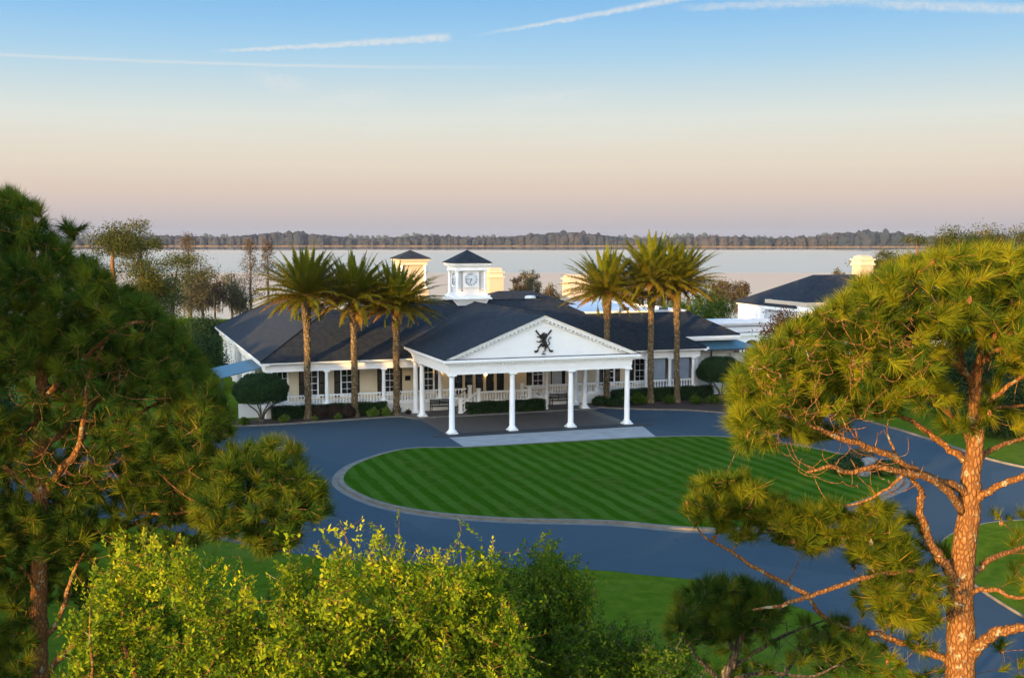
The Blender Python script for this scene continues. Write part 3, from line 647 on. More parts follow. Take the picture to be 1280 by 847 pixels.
for a, b in (((-12.15, 10.2, 4.58), (-5.85, 16.5, zt + .02)), ((-5.85, 16.5, zt + .02), (0.4, 16.5, zt + .02)), ((1.4, 17.5, fz(17.5) + .02), (14.6, 17.5, fz(17.5) + .02)), ((26.5, 15.35, fz(15.35) + .0), (30.1, 11.75, fz(11.75) + .02)), ((-5.85, 16.5, zt + .02), (-5.85, 42.4, zt + .02)), ((-5.85, 42.4, zt + .02), (-12.15, 48.7, 4.58)), ((24.38, 11.75, fz(11.75) + .02), (25.95, 10.2, 4.58))):
    w = MB(); w.tube([a, b], [.06, .06], 5); part('ridge_cap', w, 'shingles')
w = MB(); w.lathe((12.95, 19.2, 8.2), [(.32, 0), (.36, .3), (.5, .34), (.5, .55), (.3, .62)], 12); part('roof_vent', w, 'white_trim')
for a_ in ((25.0, 25.6, 17, 17.7, 7.3, 7.65), (20.9, 21.5, 16.6, 17.0, 7.3, 7.75)): w = MB(); w.box(*a_); part('roof_vent', w, 'dark_metal')
sk = pgrp('roof_skylight'); w = MB(); w.box(2.9, 4.6, 18.0, 18.6, 8.3, 8.5)
pr = [(2.95 + .8 * (1 - math.cos(a)), 8.5 + .42 * math.sin(a)) for a in np.linspace(0, math.pi, 9)]
w.add([(x, 18.0, z) for x, z in pr] + [(x, 18.6, z) for x, z in pr], [(i, i + 1, 10 + i, 9 + i) for i in range(8)]); part('frame', w, 'white_trim', sk)
w = MB(); w.add([(3.15 + .6 * (1 - math.cos(a)), 17.985, 8.5 + .3 * math.sin(a)) for a in np.linspace(0, math.pi, 9)], [tuple(range(9))]); part('pane', w, 'screen', sk)
# rear range, chimneys, cupola
def hip_roof(mb, u0, u1, v0, v1, ze, zr, d=.12):
    h = (v1 - v0) / 2; vm = (v0 + v1) / 2; A, B = (u0 + h, vm, zr), (u1 - h, vm, zr)
    c = [(u0, v0, ze), (u1, v0, ze), (u1, v1, ze), (u0, v1, ze)]
    mb.slab([c[0], c[1], B, A], d); mb.slab([c[1], c[2], B], d); mb.slab([c[2], c[3], A, B], d); mb.slab([c[3], c[0], A], d)
w = MB(); hip_roof(w, 8.0, 24.5, 26.5, 39.5, 6.3, 8.62); part('roof', w, 'shingles')
w = MB(); w.box(8.4, 24.1, 26.9, 39.1, 4.9, 6.28); part('rear_wall', w, 'stucco')
def chimney(name_u, v, hw, z0, z1, cap=True):
    o = pgrp('chimney'); o.location = (name_u, v, 0); w = MB()
    w.box(-hw, hw, -hw, hw, z0, z1 - 1.05); part('stack', w, 'sunlit_stucco', o)
    w = MB(); w.box(-hw - .12, hw + .12, -hw - .12, hw + .12, z1 - 1.05, z1 - .93); w.box(-hw + .06, hw - .06, -hw + .06, hw - .06, z1 - .93, z1 - .55); w.box(-hw - .12, hw + .12, -hw - .12, hw + .12, z1 - .55, z1 - .42); part('band', w, 'sunlit_trim', o)
    w = MB(); a = hw - .1; prof = [(a, z1 - .42), (a, z1 - .2), (a * .86, z1 - .05), (a * .55, z1)]
    w.lathe((0, 0, 0), [(q[0] * 1.414, q[1]) for q in prof], 4, math.pi / 4); part('cap', w, 'sunlit_stucco', o)
    return o
chimney(14.95, 35.6, .76, 7.6, 10.95); chimney(24.2, 36.0, 1.1, 6.0, 10.15)
def tower_body(parent, hb, he, hr, z0, z1, zent, ze, za, clock):
    w = MB(); w.box(-hb + .14, hb - .14, -hb + .14, hb - .14, z0, z1); part('wall', w, 'grey_wall' if clock else 'sunlit_stucco', parent)
    pier = MB(); pier.box(-.17, .17, -.17, .17, z0, z0 + .12); pier.lathe((0, 0, z0), [(.16, .12), (.135, .2), (.12, z1 - z0 - .15), (.16, z1 - z0 - .1), (.17, z1 - z0)], 10)
    p0 = part('corner_column', pier, 'white_paint', parent); p0.location = (-hb, -hb, 0)
    for a, b in ((1, -1), (1, 1), (-1, 1)): share(p0, 'corner_column', parent, (a * hb, b * hb, 0))
    w = MB()
    for z_0, z_1, p in ((z1, z1 + .14, .2), (z1 + .14, zent - .12, .16), (zent - .12, zent, .28), (zent, ze, .40)): q = hb + p; w.box(-q, q, -q, q, z_0, z_1)
    k = hb + .30
    for i in range(int(2 * k / .16)):
        x = -k + .04 + i * .16
        for s_ in (-1, 1): w.box(x, x + .08, s_ * (k - .02) - .05, s_ * (k - .02) + .05, zent - .10, zent - .02); w.box(s_ * (k - .02) - .05, s_ * (k - .02) + .05, x, x + .08, zent - .10, zent - .02)
    part('cornice', w, 'white_trim' if clock else 'sunlit_trim', parent)
    w = MB(); w.box(-hr, hr, -hr, hr, ze, ze + .06); w.add([(-hr, -hr, ze + .06), (hr, -hr, ze + .06), (hr, hr, ze + .06), (-hr, hr, ze + .06), (0, 0, za)], [(0, 1, 4), (1, 2, 4), (2, 3, 4), (3, 0, 4)])
    part('roof', w, 'shingles', parent)
tw = pgrp('clock_tower'); tw.location = (6.68, 18.05, 0)
w = MB(); w.add([(-a, -b, z) for a, b, z in ((1.15, 1.15, 7.9), (-1.15, 1.15, 7.9), (-1.15, -1.15, 7.9), (1.15, -1.15, 7.9))] + [(-a, -b, z) for a, b, z in ((1.5, 1.5, 8.72), (-1.5, 1.5, 8.72), (-1.5, -1.5, 8.72), (1.5, -1.5, 8.72))],
    [(0, 3, 2, 1), (4, 5, 6, 7), (0, 1, 5, 4), (1, 2, 6, 5), (2, 3, 7, 6), (3, 0, 4, 7)])
w.box(-1.72, 1.72, -1.72, 1.72, 8.72, 8.86); w.box(-1.6, 1.6, -1.6, 1.6, 8.86, 9.06); part('base', w, 'white_trim', tw)
tower_body(tw, 1.24, 1.4, 1.74, 9.06, 11.16, 11.66, 11.82, 12.95, True)
for x in (-.90, .76):
    for a_ in ((x, x + .14, -1.17, -1.08), (-1.17, -1.08, x, x + .14)): w = MB(); w.box(*a_, 9.2, 11.1); part('louver', w, 'louver', tw)
for a_ in ((-.72, .72, -1.19, -1.09), (-1.19, -1.09, -.72, .72)): w = MB(); w.box(*a_, 9.72, 11.12); part('clock_surround', w, 'white_trim', tw)
def strokes(num):   # roman numeral as short strokes in a unit box
    out = []; x = 0
    for ch in num:
        if ch == 'I': out.append(((x, -.5), (x, .5))); x += .34
        if ch == 'V': out += [((x, .5), (x + .25, -.5)), ((x + .25, -.5), (x + .5, .5))]; x += .84
        if ch == 'X': out += [((x, .5), (x + .5, -.5)), ((x, -.5), (x + .5, .5))]; x += .84
    w_ = x - .34; return [((a[0] - w_ / 2, a[1]), (b[0] - w_ / 2, b[1])) for a, b in out]
def clock(parent, locn, rz):
    R = .62; face = MB(); n = 40
    ring = MB()
    for k in range(n):
        a0, a1 = 2 * math.pi * k / n, 2 * math.pi * (k + 1) / n
        V = [(r_ * math.sin(a), y, r_ * math.cos(a)) for a in (a0, a1) for r_, y in ((R, 0), (R, -.07), (R + .07, -.07), (R + .07, 0))]
        ring.add(V, [(0, 1, 5, 4), (1, 2, 6, 5), (2, 3, 7, 6)])
    o = part('clock', ring, 'white_paint', parent); o.location = locn; o.rotation_euler = (0, 0, rz)
    face.add([(R * math.sin(2 * math.pi * k / n), -.03, R * math.cos(2 * math.pi * k / n)) for k in range(n)], [tuple(range(n))])
    def bar(mb, x0, z0, x1, z1, w0, y0=-.045):
        d = np.array([x1 - x0, z1 - z0]); d /= np.linalg.norm(d); s = np.array([-d[1], d[0]]) * w0
        P4 = [(x0 + s[0], z0 + s[1]), (x1 + s[0], z1 + s[1]), (x1 - s[0], z1 - s[1]), (x0 - s[0], z0 - s[1])]
        mb.add([(a, y, b) for y in (y0, y0 - .012) for a, b in P4], [(0, 1, 2, 3), (7, 6, 5, 4), (0, 4, 5, 1), (1, 5, 6, 2), (2, 6, 7, 3), (3, 7, 4, 0)])
    f = part('clock_face', face, 'clock_dial', parent); f.location = locn; f.rotation_euler = (0, 0, rz)
    num = MB()
    for i, s_ in enumerate(('XII', 'I', 'II', 'III', 'IIII', 'V', 'VI', 'VII', 'VIII', 'IX', 'X', 'XI')):
        a = 2 * math.pi * i / 12; cx_, cz_ = .47 * math.sin(a), .47 * math.cos(a)
        for (x0, z0), (x1, z1) in strokes(s_):
            g_ = lambda x, z: (cx_ + .15 * (x * math.cos(a) + z * math.sin(a)), cz_ + .15 * (-x * math.sin(a) + z * math.cos(a)))
            bar(num, *g_(x0, z0), *g_(x1, z1), .011)
    o = part('numerals', num, 'clock_blue', parent); o.location = locn; o.rotation_euler = (0, 0, rz)
    for nm, ang, ln, wd in (('hour_hand', 2 * math.pi * (6 + 46 / 60) / 12, .33, .028), ('minute_hand', 2 * math.pi * 46 / 60, .5, .02)):
        h_ = MB(); bar(h_, -.08 * math.sin(ang), -.08 * math.cos(ang), ln * math.sin(ang), ln * math.cos(ang), wd, -.065)
        o = part(nm, h_, 'clock_blue', parent); o.location = locn; o.rotation_euler = (0, 0, rz)
M['clock_dial'] = simple('clock_dial', (.62, .66, .70), (.68, .71, .74), 2, 0.3)
M['clock_blue'] = simple('clock_blue', (.02, .045, .09), (.03, .06, .11), 2, 0.4)
clock(tw, (0, -1.192, 10.42), 0); clock(tw, (-1.192, 0, 10.42), -math.pi / 2)
def lantern(parent, p, s=1.0, nm='lantern'):
    w = MB(); w.box(p[0] - .05 * s, p[0] + .05 * s, p[1] - .05 * s, p[1] + .05 * s, p[2] - .05 * s, p[2]); w.box(p[0] - .11 * s, p[0] + .11 * s, p[1] - .11 * s, p[1] + .11 * s, p[2] + .30 * s, p[2] + .34 * s)
    w.add([(p[0] + a * .11 * s, p[1] + b * .11 * s, p[2] + .34 * s) for a, b in ((-1, -1), (1, -1), (1, 1), (-1, 1))] + [(p[0], p[1], p[2] + .46 * s)], [(0, 1, 4), (1, 2, 4), (2, 3, 4), (3, 0, 4)])
    o = part(nm, w, 'bronze', parent)
    w = MB(); w.box(p[0] - .08 * s, p[0] + .08 * s, p[1] - .08 * s, p[1] + .08 * s, p[2], p[2] + .30 * s)
    b = w.build('lamp_glass', 'lamp_glow', o if parent is club else parent)
lantern(tw, (-.9, -1.48, 9.10), .9); lantern(tw, (.95, -1.48, 9.10), .9)
cp = pgrp('cupola'); cp.location = (6.35, 36.8, 0)
w = MB(); w.box(-1.5, 1.5, -1.5, 1.5, 7.2, 8.9); part('base', w, 'sunlit_stucco', cp)
tower_body(cp, 1.22, 1.4, 1.74, 8.9, 11.25, 11.7, 11.86, 12.75, False)

# portico roof and pediment
w = MB()
for z0, z1, p in ((4.28, 4.55, 0), (4.55, 4.85, .03), (4.85, 4.93, .09), (4.93, 5.08, .14), (5.08, 5.18, .36), (5.18, 5.36, .52)):
    for a in ((-.24 - p, 13.94 + p, -.24 - p, .24), (-.24 - p, .24, .24, 11.0), (13.46, 13.94 + p, .24, 11.0)): w.box(*a, z0, z1)
for z0, z1 in ((4.28, 4.55),): w.box(-.24, 13.94, 10.4, 10.99, z0, z1)
k = 0
while k * .26 < 14.3: x = -.32 + k * .26; w.box(x, x + .13, -.50, -.37, 4.965, 5.078); k += 1
k = 0
while k * .26 < 10.9: y = -.2 + k * .26; w.box(-.50, -.37, y, y + .13, 4.965, 5.078); w.box(14.07, 14.2, y, y + .13, 4.965, 5.078); k += 1
part('entablature', w, 'white_trim', portico)
w = MB(); w.box(.2, 13.5, .2, 10.4, 4.56, 4.62); part('ceiling', w, 'white_trim', portico)
w = MB(); AP = 8.40; ES = (AP - 5.40) / 7.6
w.add([(-.1, -.10, 5.36), (13.8, -.10, 5.36), (6.85, -.10, 5.36 + 6.95 * ES)], [(0, 1, 2)]); part('tympanum', w, 'white_paint', portico)
w = MB()   # raking cornice in two steps with dentils
for s_ in (-1, 1):
    for off0, off1, y0, y1 in ((-.10, .02, -.62, .0), (-.27, -.10, -.52, .0), (-.42, -.27, -.22, .0)):
        V = [(6.85 + s_ * (7.55), y, 5.40 + o_) for y in (y0, y1) for o_ in (max(off0, -.04) if off0 > -.2 else -.04, off1)]
        xa = 7.55 - (0 if off1 > 0 else (-off1) / ES * .98)
        P4 = [(6.85 + s_ * xa, 5.40 + (7.6 - xa) * ES + off1), (6.85, AP + off1), (6.85, AP + off0), (6.85 + s_ * (xa - (off1 - off0) / ES * .9), 5.40 + (7.6 - (xa - (off1 - off0) / ES * .9)) * ES + off0)]
        w.add([(x, y, z) for y in (y0, y1) for x, z in P4], [(0, 1, 2, 3), (7, 6, 5, 4), (0, 4, 5, 1), (1, 5, 6, 2), (2, 6, 7, 3), (3, 7, 4, 0)])
    d = .35
    while d < 6.3:
        x = 6.85 + s_ * d; z = AP - d * ES - .27
        w.box(x - .07, x + .07, -.46, -.22, z - .13, z - .005); d += .30
part('raking_cornice', w, 'white_trim', portico)
w = MB(); w.box(-.62, 14.32, -.62, .0, 5.362, 5.385); part('flashing', w, 'dark_metal', portico)
w = MB()
w.slab([(-.78, 11.72, 5.42), (-.78, -.72, 5.42), (6.85, -.72, 8.47), (6.85, 17.3, 8.47)], .05)
w.slab([(6.85, 17.3, 8.47), (6.85, -.72, 8.47), (14.48, -.72, 5.42), (14.48, 11.72, 5.42)], .05)
w.tube([(6.85, -.7, 8.49), (6.85, 17.0, 8.49)], [.06, .06], 5)
part('roof', w, 'shingles', portico)
for x in (-.8, 14.46): w = MB(); w.box(x, x + .04, -.7, 10.6, 5.26, 5.36); part('gutter', w, 'white_trim', portico)

# emblem: rampant lion in front of two crossed golf clubs
em = pgrp('emblem'); em.location = (6.92, -.16, 6.46); em.scale = (.9, 1, .9)
for s_ in (-1, 1):
    g = MB(); g.tube([(-.68 * s_, -.02 - .04 * (s_ > 0), .92), (.02 * s_, -.02 - .04 * (s_ > 0), .05), (.52 * s_, -.02 - .04 * (s_ > 0), -.66)], [.075, .045, .04], 7)
    g.tube([(.46 * s_, -.05, -.64), (.56 * s_, -.05, -.76), (.70 * s_, -.05, -.80), (.80 * s_, -.05, -.72)][::1], [.05, .09, .10, .05], 8)
    part('golf_club', g, 'bronze', em)
l = MB()
def T(pts, rr, n=8): l.tube([(x, -.10, z) for x, z in pts], rr, n)
T(catmull([(.12, -.42), (.10, -.15), (.0, .15), (-.02, .42), (.0, .55)], 4), np.interp(np.linspace(0, 1, 17), [0, .2, .5, .8, 1], [.16, .19, .17, .23, .2]))       # body to mane
T([(-.02, .52), (-.04, .66), (-.05, .78)], [.22, .20, .10])                                                    # head
T([(-.1, .66), (-.24, .62), (-.33, .58)], [.11, .085, .05]); T([(-.12, .54), (-.25, .49)], [.06, .04])         # muzzle, jaw
T([(.02, .78), (.10, .86)], [.06, .02]); T([(-.1, .8), (-.12, .89)], [.05, .02])                               # ears
for a, b in (((.2, .55), (.33, .62)), ((.2, .42), (.33, .42)), ((.18, .68), (.30, .78)), ((.16, .3), (.28, .24)), ((-.18, .38), (-.28, .33))): T([a, b], [.09, .015])   # mane locks
T([(-.05, .28), (-.3, .34), (-.46, .48), (-.58, .46)], [.11, .08, .06, .05]); T([(-.06, .12), (-.3, .06), (-.5, -.02), (-.6, .04)], [.10, .075, .055, .05])   # fore paws
for x, z in ((-.6, .46), (-.62, .03)):
    for k in range(3): T([(x, z), (x - .10, z + .09 - .08 * k)], [.035, .01], 5)
T([(.12, -.3), (-.12, -.36), (-.36, -.28), (-.44, -.42), (-.52, -.46)], [.17, .12, .075, .055, .05])              # raised hind leg
T([(.14, -.32), (.22, -.52), (.10, -.68), (.14, -.86), (-.02, -.90)], [.17, .12, .07, .055, .05])                 # standing hind leg
for x, z in ((-.52, -.46), (-.02, -.90)):
    for k in range(3): T([(x, z), (x - .10, z + .04 - .06 * k)], [.035, .01], 5)
T(catmull([(.2, -.3), (.42, -.34), (.56, -.14), (.44, .04), (.46, .22), (.62, .34)], 5), np.interp(np.linspace(0, 1, 26), [0, .8, 1], [.055, .035, .05]))      # tail
for a in ((.74, .42), (.70, .28), (.58, .48)): T([(.6, .34), a], [.05, .012], 5)
part('lion', l, 'bronze', em).scale = (.88, 1, .88)
w = MB(); w.lathe((0, -.02, -1.02), [(.18, 0), (.14, .06), (.05, .1)], 8); part('fixing', w, 'dark_metal', em)

# windows, shutters, doors
def window(u, v, z0, z1, wd, nx=2, nz=4, shut=0.46, sides=(1, 1)):
    f = pgrp('window'); f.location = (u, v, 0)
    w = MB(); h = wd / 2
    w.box(-h - .09, -h, -.10, .0, z0 - .08, z1 + .1); w.box(h, h + .09, -.10, .0, z0 - .08, z1 + .1); w.box(-h, h, -.10, .0, z1, z1 + .1); w.box(-h - .13, h + .13, -.14, .0, z0 - .14, z0 - .0)
    for i in range(1, nx): x = -h + wd * i / nx; w.box(x - .018, x + .018, -.075, -.03, z0, z1)
    for i in range(1, nz): z = z0 + (z1 - z0) * i / nz; t = .03 if i == nz // 2 else .018; w.box(-h, h, -.078, -.028, z - t, z + t)
    w.box(-h, -h + .04, -.07, -.03, z0, z1); w.box(h - .04, h, -.07, -.03, z0, z1)
    part('frame', w, 'white_trim', f)
    w = MB(); w.add([(-h, -.035, z0), (h, -.035, z0), (h, -.035, z1), (-h, -.035, z1)], [(0, 1, 2, 3)]); part('pane', w, 'glass', f)
    for s_, on in zip((-1, 1), sides):
        if not on: continue
        w = MB(); x0 = s_ * (h + .11); x1 = s_ * (h + .11 + shut); a, b = min(x0, x1), max(x0, x1)
        w.box(a, a + .05, -.07, -.004, z0 - .1, z1 + .06); w.box(b - .05, b, -.07, -.004, z0 - .1, z1 + .06)
        for z in (z0 - .1, (z0 + z1) / 2 - .03, z1): w.box(a + .05, b - .05, -.066, -.004, z, z + .06)
        k = z0 - .03
        while k < z1 - .02: w.box(a + .05, b - .05, -.05, -.006, k, k + .045); k += .062
        part('shutter', w, 'black_paint', f)
    return f
for u in (-7.65, -4.8, -1.25, 2.0, 18.4, 21.35): window(u, 14.0, 1.25, 3.4, .92)
window(11.75, 14.0, 1.25, 3.4, .92, sides=(1, 0)); window(-10.2, 14.0, 1.05, 3.4, 1.2, 3, 4, sides=(0, 0))
w = MB(); w.box(12.95, 14.25, -.0, .0, 0, 0)
bd = pgrp('notice_frame'); bd.location = (13.6, 14.0, 0)
w = MB(); w.box(-.66, -.58, -.07, 0, 1.3, 3.3); w.box(.36, .66, -.07, 0, 1.3, 3.3); w.box(-.58, .36, -.07, 0, 1.3, 1.4); w.box(-.58, .36, -.07, 0, 3.2, 3.3); part('frame', w, 'black_paint', bd)
w = MB(); w.box(-.58, .36, -.03, -.004, 1.4, 3.2); part('board', w, 'louver', bd)
w = MB(); w.box(.05, .5, 13.95, 13.997, 2.25, 2.65); part('wall_plaque', w, 'black_paint')
for k, u in enumerate((4.62, 5.54, 6.45, 7.42, 8.32)):
    d = pgrp('door'); d.location = (u, 14.0, 0)
    w = MB(); w.box(-.34, .34, -.05, -.004, FL, 3.45); part('leaf', w, 'black_paint', d)
    w = MB(); w.add([(-.26, -.054, 1.25), (.26, -.054, 1.25), (.26, -.054, 3.3), (-.26, -.054, 3.3)], [(0, 1, 2, 3)]); part('pane', w, 'glass', d)
    if k in (1, 2, 3): w = MB(); w.tube([(.27, -.09, 1.85), (.27, -.09, 2.25)], [.018, .018], 6); part('handle', w, 'gold', d)
for u in (4.16, 5.08, 6.0, 6.93, 7.87, 8.78):
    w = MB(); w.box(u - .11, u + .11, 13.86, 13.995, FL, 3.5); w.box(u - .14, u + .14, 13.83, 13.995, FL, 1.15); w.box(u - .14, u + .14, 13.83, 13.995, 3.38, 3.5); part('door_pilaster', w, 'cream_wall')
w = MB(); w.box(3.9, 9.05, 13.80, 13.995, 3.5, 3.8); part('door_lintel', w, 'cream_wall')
lantern(club, (3.05, 13.86, 2.75), 1.0, 'wall_lamp'); lantern(club, (10.55, 13.86, 2.75), 1.0, 'wall_lamp')
lantern(club, (6.93, 13.6, 2.45), .9, 'wall_lamp')
# screened bays at the right end of the porch
for a, b in ((20.9, 22.65), (23.15, 24.95)):
    s = pgrp('porch_screen'); w = MB(); w.box(a + .06, b - .06, 11.42, 11.44, 1.0, 3.62); part('panel', w, 'screen', s)
    w = MB(); w.box(a, a + .06, 11.40, 11.46, .95, 3.66); w.box(b - .06, b, 11.40, 11.46, .95, 3.66); w.box(a + .06, b - .06, 11.40, 11.46, 1.7, 1.76); part('frame', w, 'dark_metal', s)
# dark blue canopy over the right-hand entry
cn = pgrp('canopy'); w = MB()
A_, B_, C_, D_ = (26.2, 13.0, 4.95), (30.2, 13.0, 4.95), (32.0, 11.3, 4.22), (25.9, 11.3, 4.30)
w.slab([D_, C_, B_, A_], .05); w.slab([C_, (32.0, 17.5, 4.22), (30.2, 16.0, 4.95), B_], .05); part('cover', w, 'blue_metal', cn)
for u, v in ((27.9, 12.9), (31.85, 11.4), (31.85, 14.3), (31.85, 17.3)):
    w = MB(); w.box(u - .05, u + .05, v - .05, v + .05, 0, 4.2); part('post', w, 'dark_metal', cn)
w = MB(); w.box(25.9, 32.0, 11.28, 11.34, 4.12, 4.24); part('valance', w, 'dark_metal', cn)
w = MB(); w.box(29.6, 31.1, 12.45, 12.55, 0, 3.75); part('screen_wall', w, 'louver')
# left side: blue lean-to canopy and arched windows
cn = pgrp('canopy'); w = MB(); w.slab([(-11.5, 19.5, 3.95), (-15.2, 19.2, 3.25), (-14.9, 12.4, 3.25), (-11.5, 12.8, 3.95)], .08); part('cover', w, 'blue_metal', cn)
for v in (12.7, 18.8): w = MB(); w.box(-14.85, -14.73, v, v + .12, 0, 3.2); part('post', w, 'dark_metal', cn)
w = MB(); w.box(-13.6, -11.4, 12.6, 12.75, 0, 1.1); part('garden_wall', w, 'grey_wall')
def arched_window(u, v, z0, z1, wd, rz):
    f = pgrp('window'); f.location = (u, v, 0); f.rotation_euler = (0, 0, rz); h = wd / 2
    arc = [(h * math.cos(a), z1 + h * .9 * math.sin(a)) for a in np.linspace(0, math.pi, 11)]
    w = MB(); w.add([(-h, -.03, z0), (h, -.03, z0)] + [(x, -.03, z) for x, z in arc], [tuple(range(13))]); part('pane', w, 'screen', f)
    w = MB(); w.tube([(h, -.04, z0)] + [(x, -.04, z) for x, z in arc] + [(-h, -.04, z0)], [.06] * 13, 6); w.box(-.03, .03, -.05, -.02, z0, z1 + h * .8); w.box(-h, h, -.05, -.02, (z0 + z1) / 2, (z0 + z1) / 2 + .05)
    w.box(-h - .1, h + .1, -.10, -.002, z0 - .12, z0); part('frame', w, 'white_trim', f)
for v in (21.5, 26, 30.5, 35, 39.5, 44): arched_window(-11.36, v, 1.2, 2.7, 1.5, -math.pi / 2)
for v in (19.2, 23.8, 28.3, 32.8, 37.3, 41.8, 46.3): w = MB(); w.box(-11.55, -11.36, v - .25, v + .25, 0, 3.66); part('pilaster', w, 'white_trim')

# ------------------------------------------------------------------ neighbours to the right
ar = thing('arcade_building', 'low flat-roofed white building with arches behind the dark blue canopy', 'building', O, TH)
w = MB(); zf = 4.45
w.box(29.0, 43.2, 24.3, 27, 0, zf - .6)
w.box(29.0, 43.2, 24.0, 24.3, 0, 1.9)
cs = [34.35, 36.45, 38.55, 40.65, 42.75]; ed = [29.0]
for c in cs[:-1]: ed += [c - .82, c + .82]
ed += [43.2]
for i in range(0, len(ed), 2): w.box(ed[i], ed[i + 1], 24.0, 24.295, 1.9, zf - .6)
for c in cs[:-1]:       # spandrels above each arch
    arc = [(c + .82 * math.cos(a), 3.18 + .55 * math.sin(a)) for a in np.linspace(math.pi, 0, 13)]
    w.add([(x, 24.0, z) for x, z in arc] + [(c + .82, 24.0, zf - .6), (c - .82, 24.0, zf - .6)], [tuple(range(14, -1, -1))])
    w.add([(x, y, z) for y in (24.0, 24.29) for x, z in arc], [(i, i + 1, 14 + i, 13 + i) for i in range(12)])
w.box(29.0, 43.2, 24.0, 24.3, zf - .6, zf - .32)
part('wall', w, 'white_paint', ar)
w = MB()
for c in cs[:-1]: w.tube([(c - .86, 23.97, 1.9)] + [(c + .86 * math.cos(a), 23.97, 3.18 + .59 * math.sin(a)) for a in np.linspace(math.pi, 0, 13)] + [(c + .86, 23.97, 1.9)], [.07] * 15, 6)
w.box(29.0, 43.2, 23.82, 24.32, zf - .32, zf); part('trim', w, 'white_trim', ar)
w = MB()
for c in cs[:-1]: w.box(c - .8, c + .8, 24.22, 24.28, 1.9, 3.75)
part('arch_screen', w, simple('arch_dark', (.05, .035, .025), (.09, .06, .04), 1), ar)
w = MB(); w.box(29.0, 43.2, 27, 34, 0, 5.1); part('wall', w, 'grey_wall', ar)
w = MB(); w.box(29.0, 43.2, 24.3, 26.9, zf - .34, zf - .25); w.box(28.9, 43.2, 26.85, 34, 5.1, 5.16); w.box(28.9, 43.2, 26.78, 27.1, 5.16, 5.6); part('flat_roof', w, 'membrane', ar)
w = MB(); w.box(29.0, 43.2, 26.72, 27, 4.85, 4.92); w.box(29, 43.2, 23.80, 24.3, zf, zf + .03); part('flashing', w, 'dark_metal', ar)
an = thing('dining_hall', 'pale grey hall with dark hipped roof and sunlit parapet block behind the large right pine', 'building', O, TH)
w = MB(); w.box(43.3, 62, 23.6, 35.0, 0, 6.9); part('wall', w, 'grey_wall', an)
w = MB(); w.box(43.15, 62.2, 23.35, 35.2, 6.7, 6.93); w.box(43.2, 43.36, 30.5, 30.62, 0, 6.7); part('cornice', w, 'white_trim', an)
w = MB(); hip_roof(w, 42.95, 62.4, 23.15, 35.45, 6.94, 10.0); part('roof', w, 'shingles', an)
w = MB()
pts = [(43.3, 21.7), (46.3, 21.7), (47.3, 23.5), (47.3, 29.4), (43.3, 29.4)]
w.prism(pts, 0, 6.45); part('bay_wall', w, 'stucco', an)
def grow(pts, d): c = np.mean(pts, 0); return [(p[0] + d * np.sign(p[0] - c[0]), p[1] + d * np.sign(p[1] - c[1])) for p in pts]
w = MB(); w.prism(grow(pts, .10), 6.45, 6.58); w.prism(grow(pts, .28), 6.58, 6.72); w.prism(grow(pts, .04), 6.72, 7.02); part('cornice', w, 'white_trim', an)
w = MB(); q = grow(pts, .02); q2 = grow(pts, -.25)
for i in range(5):
    a, b, c, d = q[i], q[(i + 1) % 5], q2[(i + 1) % 5], q2[i]; w.prism([a, b, c, d], 7.02, 7.48)
part('parapet', w, 'sunlit_trim', an)
w = MB(); w.prism(q2, 7.0, 7.1); part('flat_roof', w, 'membrane', an)
w = MB(); w.box(46.0, 46.9, 27.6, 28.6, 7.1, 7.75); part('roof_unit', w, 'dark_metal', an)
ch = pgrp('chimney', an); ch.location = (55.4, 29.3, 0)
w = MB(); w.box(-.8, .8, -.8, .8, 8.5, 11.0); part('stack', w, 'sunlit_stucco', ch)
w = MB(); w.box(-.95, .95, -.95, .95, 11.0, 11.2); w.box(-.85, .85, -.85, .85, 11.2, 11.55); w.box(-.98, .98, -.98, .98, 11.55, 11.7); part('band', w, 'sunlit_trim', ch)
w = MB(); w.lathe((0, 0, 0), [(1.05, 11.7), (1.0, 11.95), (.6, 12.1)], 4, math.pi / 4); part('cap', w, 'sunlit_stucco', ch)

# ------------------------------------------------------------------ benches
def bench(u, v, label):
    b = thing('bench', label, 'bench', loc(u, v, .10), TH, 'slatted benches on the patio')
    w = MB(); [w.box(-.78, .78, -.22 + .11 * k, -.14 + .11 * k, .42, .45) for k in range(5)]; part('seat', w, 'black_paint', b)
    w = MB()
    for z in (.55, .66, .77, .88): w.box(-.78, .78, .28 + (z - .5) * .15, .31 + (z - .5) * .15, z, z + .075)
    w.box(-.02, .02, .26, .29, .45, .95); part('backrest', w, 'black_paint', b)
    for s_ in (-1, 1):
        w = MB(); x = s_ * .76; w.box(x - .03, x + .03, -.24, -.19, 0, .64); part('leg', w, 'black_paint', b)
        w = MB(); w.box(x - .03, x + .03, .27, .32, 0, .98); part('leg', w, 'black_paint', b)
        w = MB(); w.box(x - .035, x + .035, -.26, .30, .64, .68); part('armrest', w, 'black_paint', b)
bench(2.05, 10.35, 'dark slatted bench left of the stair, beside the paired portico columns')
bench(12.35, 10.35, 'dark slatted bench right of the stair, behind the trimmed hedge')
